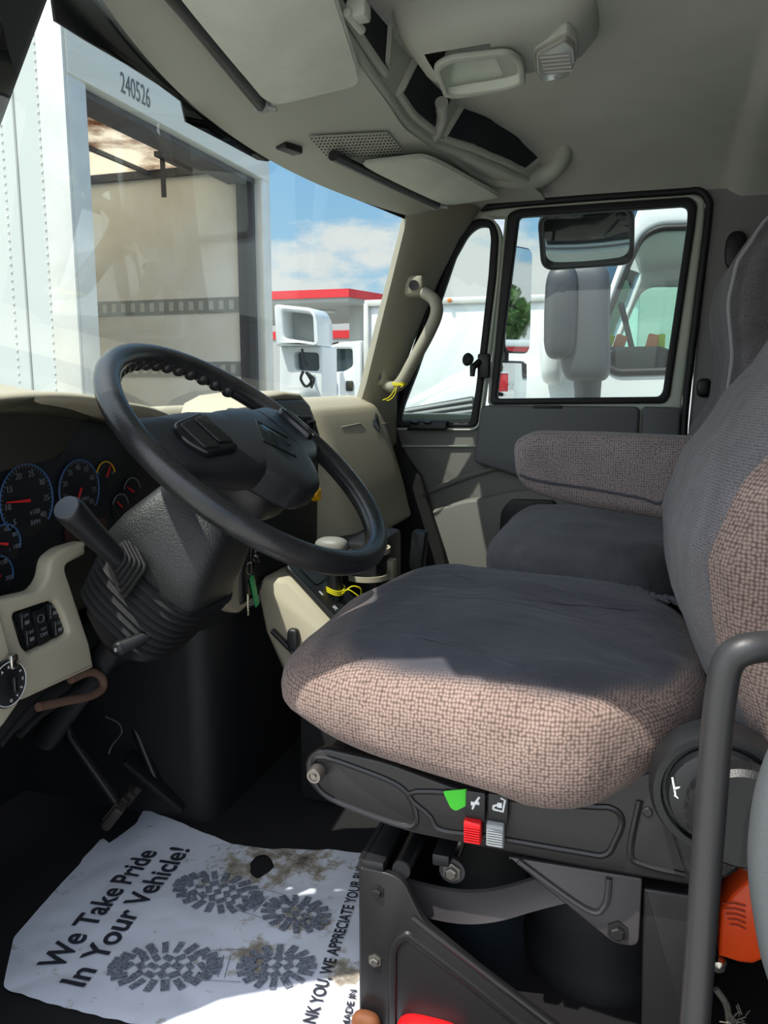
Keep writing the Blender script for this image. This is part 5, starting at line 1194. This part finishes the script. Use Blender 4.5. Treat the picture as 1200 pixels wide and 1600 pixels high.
# white neighbour truck alongside, its cab window beside ours
YC = 3.55
nt_ = thing('semi_truck', 'white semi truck parked close alongside, seen through the passenger window', 'truck', (1.2, YC + 1.1, 0))
body = [(1000, 318), (1020, 300), (1300, 280), (1300, 760), (600, 760), (640, 640), (700, 604), (760, 590), (830, 582), (880, 575), (908, 560), (938, 490)]
win = [(946, 500), (985, 405), (1004, 366), (1030, 352), (1180, 348), (1180, 580), (960, 586), (941, 572)]
bp_ = fillet(XZ(YC, body), [.1, .05, .05, 0, 0, .1, .2, .2, .1, .1, .05, .05]); wp_ = fillet(XZ(YC, win), [.03, .1, .06, .08, .03, .03, .05, .04])
MB().plate([bp_, wp_], PY(YC + .02), .06, .02).build('cab_side', M['truck_white'], nt_)
wo = [(p[0] + (p[0] - .3) * 0, p[1]) for p in wp_]
cxw = (sum(p[0] for p in wp_) / len(wp_), sum(p[1] for p in wp_) / len(wp_))
MB().plate([wp_, [(cxw[0] + (p[0] - cxw[0]) * .93, cxw[1] + (p[1] - cxw[1]) * .92) for p in wp_]], PY(YC + .0), .05, .012).build('window_rubber', M['seal'], nt_)
MB().plate([wp_], PY(YC + .02), .004).build('window_pane', M['glass'], nt_)
MB().plate([bp_, wp_], PY(YC + 2.2), .06, .02).build('cab_side', M['truck_white'], nt_)
MB().plate([wp_], PY(YC + 2.2), .004).build('window_pane', glass('green tinted glass', (.72, .95, .86)), nt_)
X_ = lambda px, py: P('Y', YC, px, py)
a0, a1, a2 = X_(1000, 318), X_(1300, 280), X_(908, 560)
b = MB(); b.loft([[(a0.x, YC + .0, a0.z), (a1.x, YC, a1.z), (a1.x, YC, a1.z + .03), (a0.x, YC, a0.z + .03)], [(a0.x - .08, YC + 1.1, a0.z + .1), (a1.x, YC + 1.1, a1.z + .12), (a1.x, YC + 1.1, a1.z + .15), (a0.x - .08, YC + 1.1, a0.z + .13)], [(a0.x, YC + 2.2, a0.z), (a1.x, YC + 2.2, a1.z), (a1.x, YC + 2.2, a1.z + .03), (a0.x, YC + 2.2, a0.z + .03)]])
b.build('cab_roof', M['truck_white'], nt_)
b = MB(); b.grid(lambda u, v: (a0.x + (a2.x - a0.x) * u - .22 * math.sin(PI * v), YC + .05 + 2.1 * v, a0.z + (a2.z - a0.z) * u), 8, 16, .004); b.build('windscreen', M['sky_glass'], nt_, 'windscreen tinted blue for reflected sky')
h0, h1, h2 = X_(880, 575), X_(700, 604), X_(610, 700)
b = MB(); rings = []
for v in (0, .08, .3, .5, .7, .92, 1):
    y_ = YC + 2.2 * v; lift = .16 * math.sin(PI * v) ** .6
    rings.append([(h0.x + .2, y_, h0.z + lift * .6 - .3), (h0.x, y_, h0.z + lift), (h1.x, y_, h1.z + lift * .9), (h1.x - .25, y_, h1.z - .12 + lift * .7), (h2.x - .15, y_, h2.z), (h2.x - .2, y_, .7), (h0.x, y_, .7)])
b.loft(rings); b.build('hood', M['truck_white'], nt_, angle=50)
vp = fillet(XZ(YC - .02, [(622, 640), (742, 618), (738, 650), (624, 662)]), .02)
vn = MB().plate([vp], PY(YC - .02), .03, .004).build('hood_vent', M['dark_grey'], nt_)
b = MB()
for k in range(3): p0, p1 = P('Y', YC - .04, 624, 643 + 7 * k), P('Y', YC - .04, 738, 624 + 9 * k); b.tube([p0, p1], .006, 6)
b.build('vent_slat', M['mid_grey'], vn)
b = MB(); b.box((.2, YC + 1.1, 1.62), (1.2, 2.0, .5), bev=.05); b.box((-.06, YC + 1.1, 1.94), (.40, 2.0, .34), bev=.06); b.box((.20, YC + .9, 1.98), (.22, .5, .26), bev=.08); b.build('dash', M['black'], nt_)
b = MB(); q = P('Y', YC + .55, 985, 535); b.tube([q + V((-.10 * math.cos(t) * .5, .22 * math.sin(t), .22 * math.cos(t) * .8)) for t in (2 * PI * k / 36 for k in range(36))], .014, 8, closed=True); b.build('wheel_rim', M['black'], nt_)
b = MB(); b.box((1.05, YC + .6, 1.85), (.22, .5, .9), bev=.06); b.build('seat', M['dark_grey'], nt_)
q = P('Y', YC + .3, 968, 537); b = MB(); b.box(q, (.05, .03, .08), rot=(0, .3, 0), bev=.008); b.box(q + V((.14, 0, 0)), (.05, .03, .08), rot=(0, .2, 0), bev=.008); b.build('vest_strip', mat('orange safety fabric', (250, 120, 40), .7), nt_, 'orange safety vest on the dash')
b = MB(); b.box(q + V((-.045, 0, .0)), (.03, .032, .08), rot=(0, .3, 0), bev=.006); b.box(q + V((.18, 0, 0)), (.03, .032, .08), bev=.006); b.build('vest_stripe', mat('lime safety fabric', (214, 236, 60), .7), nt_)
# its grey mirror housing and white arm
YM = 3.22
b = MB(); q0, q1 = P('Y', YM, 876, 416), P('Y', YM, 948, 596); c = (q0 + q1) / 2
b.superq(c, ((q1.x - q0.x) / 2, .10, (q0.z - q1.z) / 2), .35, .5, 40, 24, lambda p, q: p + V((.05 * (q[2] if q[2] < 0 else 0) * -.4, 0, 0))); mh = b.build('mirror_housing', M['dark_grey'], nt_)
q = P('Y', YM, 905, 500); b = MB(); b.superq(q + V((-.06, -.07, .02)), (.065, .06, .17), .5, .7, 24, 16); b.build('mirror_cap', mat('darker grey plastic', (58, 60, 66), .45), mh)
b = MB(); b.tube([P('Y', YM, 918, 590), P('Y', YM, 918, 612), P('Y', YM + .2, 918, 640), P('Y', YC, 925, 660)], [.055, .05, .05, .05], 14); b.build('mirror_arm', M['dark_grey'], mh)
b = MB(); b.superq(P('Y', YC - .10, 866, 548), (.055, .12, .14), .6, .7, 28, 16); b.build('mirror_foot', M['truck_white'], nt_)
b = MB(); b.box((2.2, YC + 1.1, .75), (5.0, .8, .3)); b.build('chassis', M['tyre'], nt_)
for x_ in (-1.2, 3.4):
    for y_ in (YC + .2, YC + 2.0): wheel(nt_, (x_, y_, .5))

# white sleeper semi seen from behind, with its roof fairing
Y1 = 9.0
s1_ = thing('semi_truck', 'white sleeper semi with tall roof fairing seen from behind, left of the pillar', 'truck', P('Y', Y1 + 2, 468, 620) * 1)
s1_.location.z = 0; s1_['_o'] = tuple(s1_.location)
fr_ = fillet(XZ(Y1, [(433, 476), (490, 482), (498, 492), (500, 540), (436, 541)]), [.05, .06, .05, 0, 0]); op = fillet(XZ(Y1, [(446, 486), (489, 491), (496, 500), (498, 536), (449, 529)]), .04)
MB().plate([fr_, op], PY(Y1 + .15), .5, .03).build('roof_fairing', M['truck_white'], s1_)
MB().plate([op], PY(Y1 + .2), .05).build('fairing_back', M['mid_grey'], s1_)
bd_ = fillet(XZ(Y1, [(434, 541), (501, 540), (502, 640), (434, 640)]), .03); wn = fillet(XZ(Y1, [(456, 549), (495, 551), (496, 580), (458, 578)]), .05)
MB().plate([bd_, wn], PY(Y1 + .3), .5, .02).build('sleeper_wall', M['truck_white'], s1_); MB().plate([wn], PY(Y1 + .2), .02).build('rear_window', M['truck_glass'], s1_)
b = MB()
for pl in ([(472, 545), (474, 560), (480, 575)], [(474, 580), (470, 592), (478, 604), (486, 596), (480, 584)], [(478, 582), (490, 592), (486, 606)]): b.tube(spline([P('Y', Y1 - .1, *p) for p in pl], 6), .018, 6)
b.build('air_hoses', M['black'], s1_)
q0 = P('Y', Y1 - .3, 444, 612); q1 = P('Y', Y1 - .3, 492, 640); b = MB(); b.superq((q0 + q1) / 2, ((q1.x - q0.x) / 2, .25, (q0.z - q1.z) / 2 + .05), .6, .5, 24, 14); b.build('rear_fender', M['mid_grey'], s1_)
b = MB(); q = P('Y', Y1 + .4, 468, 600); b.box((q.x, Y1 + .6, .9), (.9, 1.6, .3)); b.build('chassis', M['tyre'], s1_)
for dx in (-.35, .35): wheel(s1_, (q.x + dx, Y1 + .2, .5), .5, .3)

# white medium truck with a long box body
Y2 = 12.0
s2_ = thing('delivery_truck', 'white delivery truck with long box body behind the right windshield pillar', 'truck', (P('Y', Y2, 700, 600).x, Y2 + 1.2, 0))
cb = fillet(XZ(Y2, [(508, 544), (520, 536), (565, 532), (565, 640), (492, 640), (495, 600), (505, 585)]), [.05, .08, .03, 0, 0, .1, .05]); wn = fillet(XZ(Y2, [(517, 549), (521, 545), (550, 545), (551, 572), (538, 580), (513, 582)]), .05)
MB().plate([cb, wn], PY(Y2 + .1), .2, .03).build('cab', M['truck_white'], s2_); MB().plate([wn], PY(Y2 + .1), .02).build('cab_window', M['truck_glass'], s2_)
q0, q1 = P('Y', Y2, 565, 532), P('Y', Y2, 495, 640); b = MB(); b.box(((q0.x + q1.x) / 2, Y2 + 1.2, 1.4), (q0.x - q1.x - .1, 2.0, 1.2), bev=.1); b.build('cab_body', M['truck_white'], s2_)
b = MB(); q = P('Y', Y2 - .25, 512, 560); b.box(q, (.06, .12, .5), bev=.02); b.tube([q + V((0, 0, .2)), q + V((.1, .2, .25))], .015, 6); b.build('door_mirror', M['black'], s2_)
b = MB(); q = P('Y', Y2 - .02, 546, 603); b.box(q, (.12, .05, .16), bev=.02); b.build('door_handle', M['black'], s2_)
b = MB(); q = P('Y', Y2 - .02, 514, 606); b.superq(q, (.14, .012, .14), .5, .5, 16, 8); b.build('door_emblem', mat('violet sticker', (140, 128, 206), .5), s2_)
b0, b1 = P('Y', Y2, 569, 474), P('Y', Y2, 1000, 468)
b = MB(); b.box(((b0.x + b1.x) / 2, Y2 + 1.3, (b0.z + 1.1) / 2), (b1.x - b0.x, 2.5, b0.z - 1.1), bev=.05); bx = b.build('box_body', M['truck_white'], s2_)
b = MB(); b.box(((b0.x + b1.x) / 2, Y2 + .04, b0.z + .0), (b1.x - b0.x, .10, .10), bev=.02); b.box((b0.x + .03, Y2 + .02, (b0.z + 1.1) / 2), (.08, .08, b0.z - 1.1), bev=.02); b.build('box_rail', M['alu'], bx)
b = MB()
for px in (702, 608): b.ball(P('Y', Y2 - .03, px, 469), .035, 8)
b.build('marker_lamp', mat('amber lens', (236, 130, 60), .4), bx)
b = MB(); b.box(((b0.x + b1.x) / 2, Y2 + 1.2, .85), (b1.x - b0.x + 1.5, .9, .3)); b.build('chassis', M['tyre'], s2_)
for x_ in (b0.x - .6, b1.x - 1): wheel(s2_, (x_, Y2 + .3, .5)); wheel(s2_, (x_, Y2 + 2.2, .5))

# red edged canopy and the building under it
Y3 = 22.0
cn_ = thing('canopy', 'grey fuel canopy with a red edge band in the far background', 'canopy', (P('Y', Y3, 490, 600).x, Y3 + 3, 0))
e = [P('Y', Y3, 430, 455), P('Y', Y3, 545, 458), P('Y', Y3, 577, 472)]
c0, c1, c2 = V((e[0].x - 4, Y3, e[0].z)), V((e[1].x, Y3, e[0].z)), V((e[1].x + 1.9, Y3 + 6.5, e[0].z))
def slab(pts_, z0, z1): return [[(p.x, p.y, z0) for p in pts_], [(p.x, p.y, z1) for p in pts_]]
c3 = V((e[0].x - 4, Y3 + 9, e[0].z)); hb = P('Y', Y3, 480, 466).z
MB().loft(slab([c0, c1, c2, c3], hb, e[0].z)).build('fascia', M['canopy_red'], cn_, 'red edge band')
cc = (c0 + c1 + c2 + c3) / 4; inn = [cc + (p - cc) * .985 for p in (c0, c1, c2, c3)]
MB().loft(slab(inn, hb - .12, hb + .02)).build('underside', M['mid_grey'], cn_)
for x_, y_ in ((e[1].x - .3, Y3 + 1.5), (e[0].x - 1, Y3 + 3)): MB().box((x_, y_, hb / 2), (.35, .35, hb)).build('column', M['mid_grey'], cn_)
b = MB()
for k in range(4): b.box((e[0].x + .2 + 1.3 * k - 1, Y3 + 2.5, hb - .16), (.7, .4, .06))
b.build('canopy_lamp', M['box_white'], cn_)
Y4 = 32.0
bl = thing('building', 'low grey building with a red stripe under the canopy', 'building', (P('Y', Y4, 530, 600).x, Y4 + 3, 0))
w0, w1 = P('Y', Y4, 420, 497), P('Y', Y4, 600, 497)
MB().box(((w0.x + w1.x) / 2, Y4 + 3, w0.z / 2), (w1.x - w0.x + 6, 6, w0.z)).build('wall', mat('grey wall', (168, 170, 170), .8), bl)
z0, z1 = P('Y', Y4, 500, 517).z, P('Y', Y4, 500, 529).z
MB().box(((w0.x + w1.x) / 2, Y4 - .02, (z0 + z1) / 2), (w1.x - w0.x + 6, .06, z0 - z1)).build('stripe', M['canopy_red'], bl, 'red stripe')
# things behind us that the door mirrors show
rt = thing('trailer', 'long red and white trailer seen in the tall door mirror', 'trailer', (18, 9.5, 0))
MB().box((18, 9.5, 2.0), (8, 2.5, 1.6), bev=.05).build('trailer_body', M['canopy_red'], rt); MB().box((18, 9.5, 2.85), (8.1, 2.55, .15), bev=.03).build('trailer_rail', M['truck_white'], rt)
MB().box((18, 9.5, .9), (7, 1.0, .3)).build('chassis', M['tyre'], rt)
for x_ in (15.2, 20.5): wheel(rt, (x_, 8.7, .5))
tr_ = thing('tree', 'green leafy tree seen in the tall door mirror above the red trailer', 'tree', (26, 13, 0))
MB().tube([(26, 13, 0), (26.1, 13, 2.5), (26, 13.1, 3.8)], [.25, .2, .1], 10).build('trunk', M['bark'], tr_)
b = MB(); rnd = random.Random(12)
for k in range(420):
    v_ = V((rnd.gauss(0, 1), rnd.gauss(0, 1), rnd.gauss(0, 1))); v_ = v_.normalized() * rnd.uniform(.5, 1) ** .4 * 1.0
    b.box(V((26, 13, 4.4)) + V((v_.x * 2.0, v_.y * 2.0, v_.z * 1.3)), (.42, .3, .03), rot=(rnd.uniform(0, 3), rnd.uniform(0, 3), rnd.uniform(0, 3)))
b.build('foliage', M['leaf'], tr_)
b = MB(); b.box((1.5, 3.05, .002), (12, .10, .004)); b.build('parking_line', mat('yellow line paint', (236, 188, 60), .8), None, 'yellow painted parking line on the asphalt beside the door', cat='road marking')
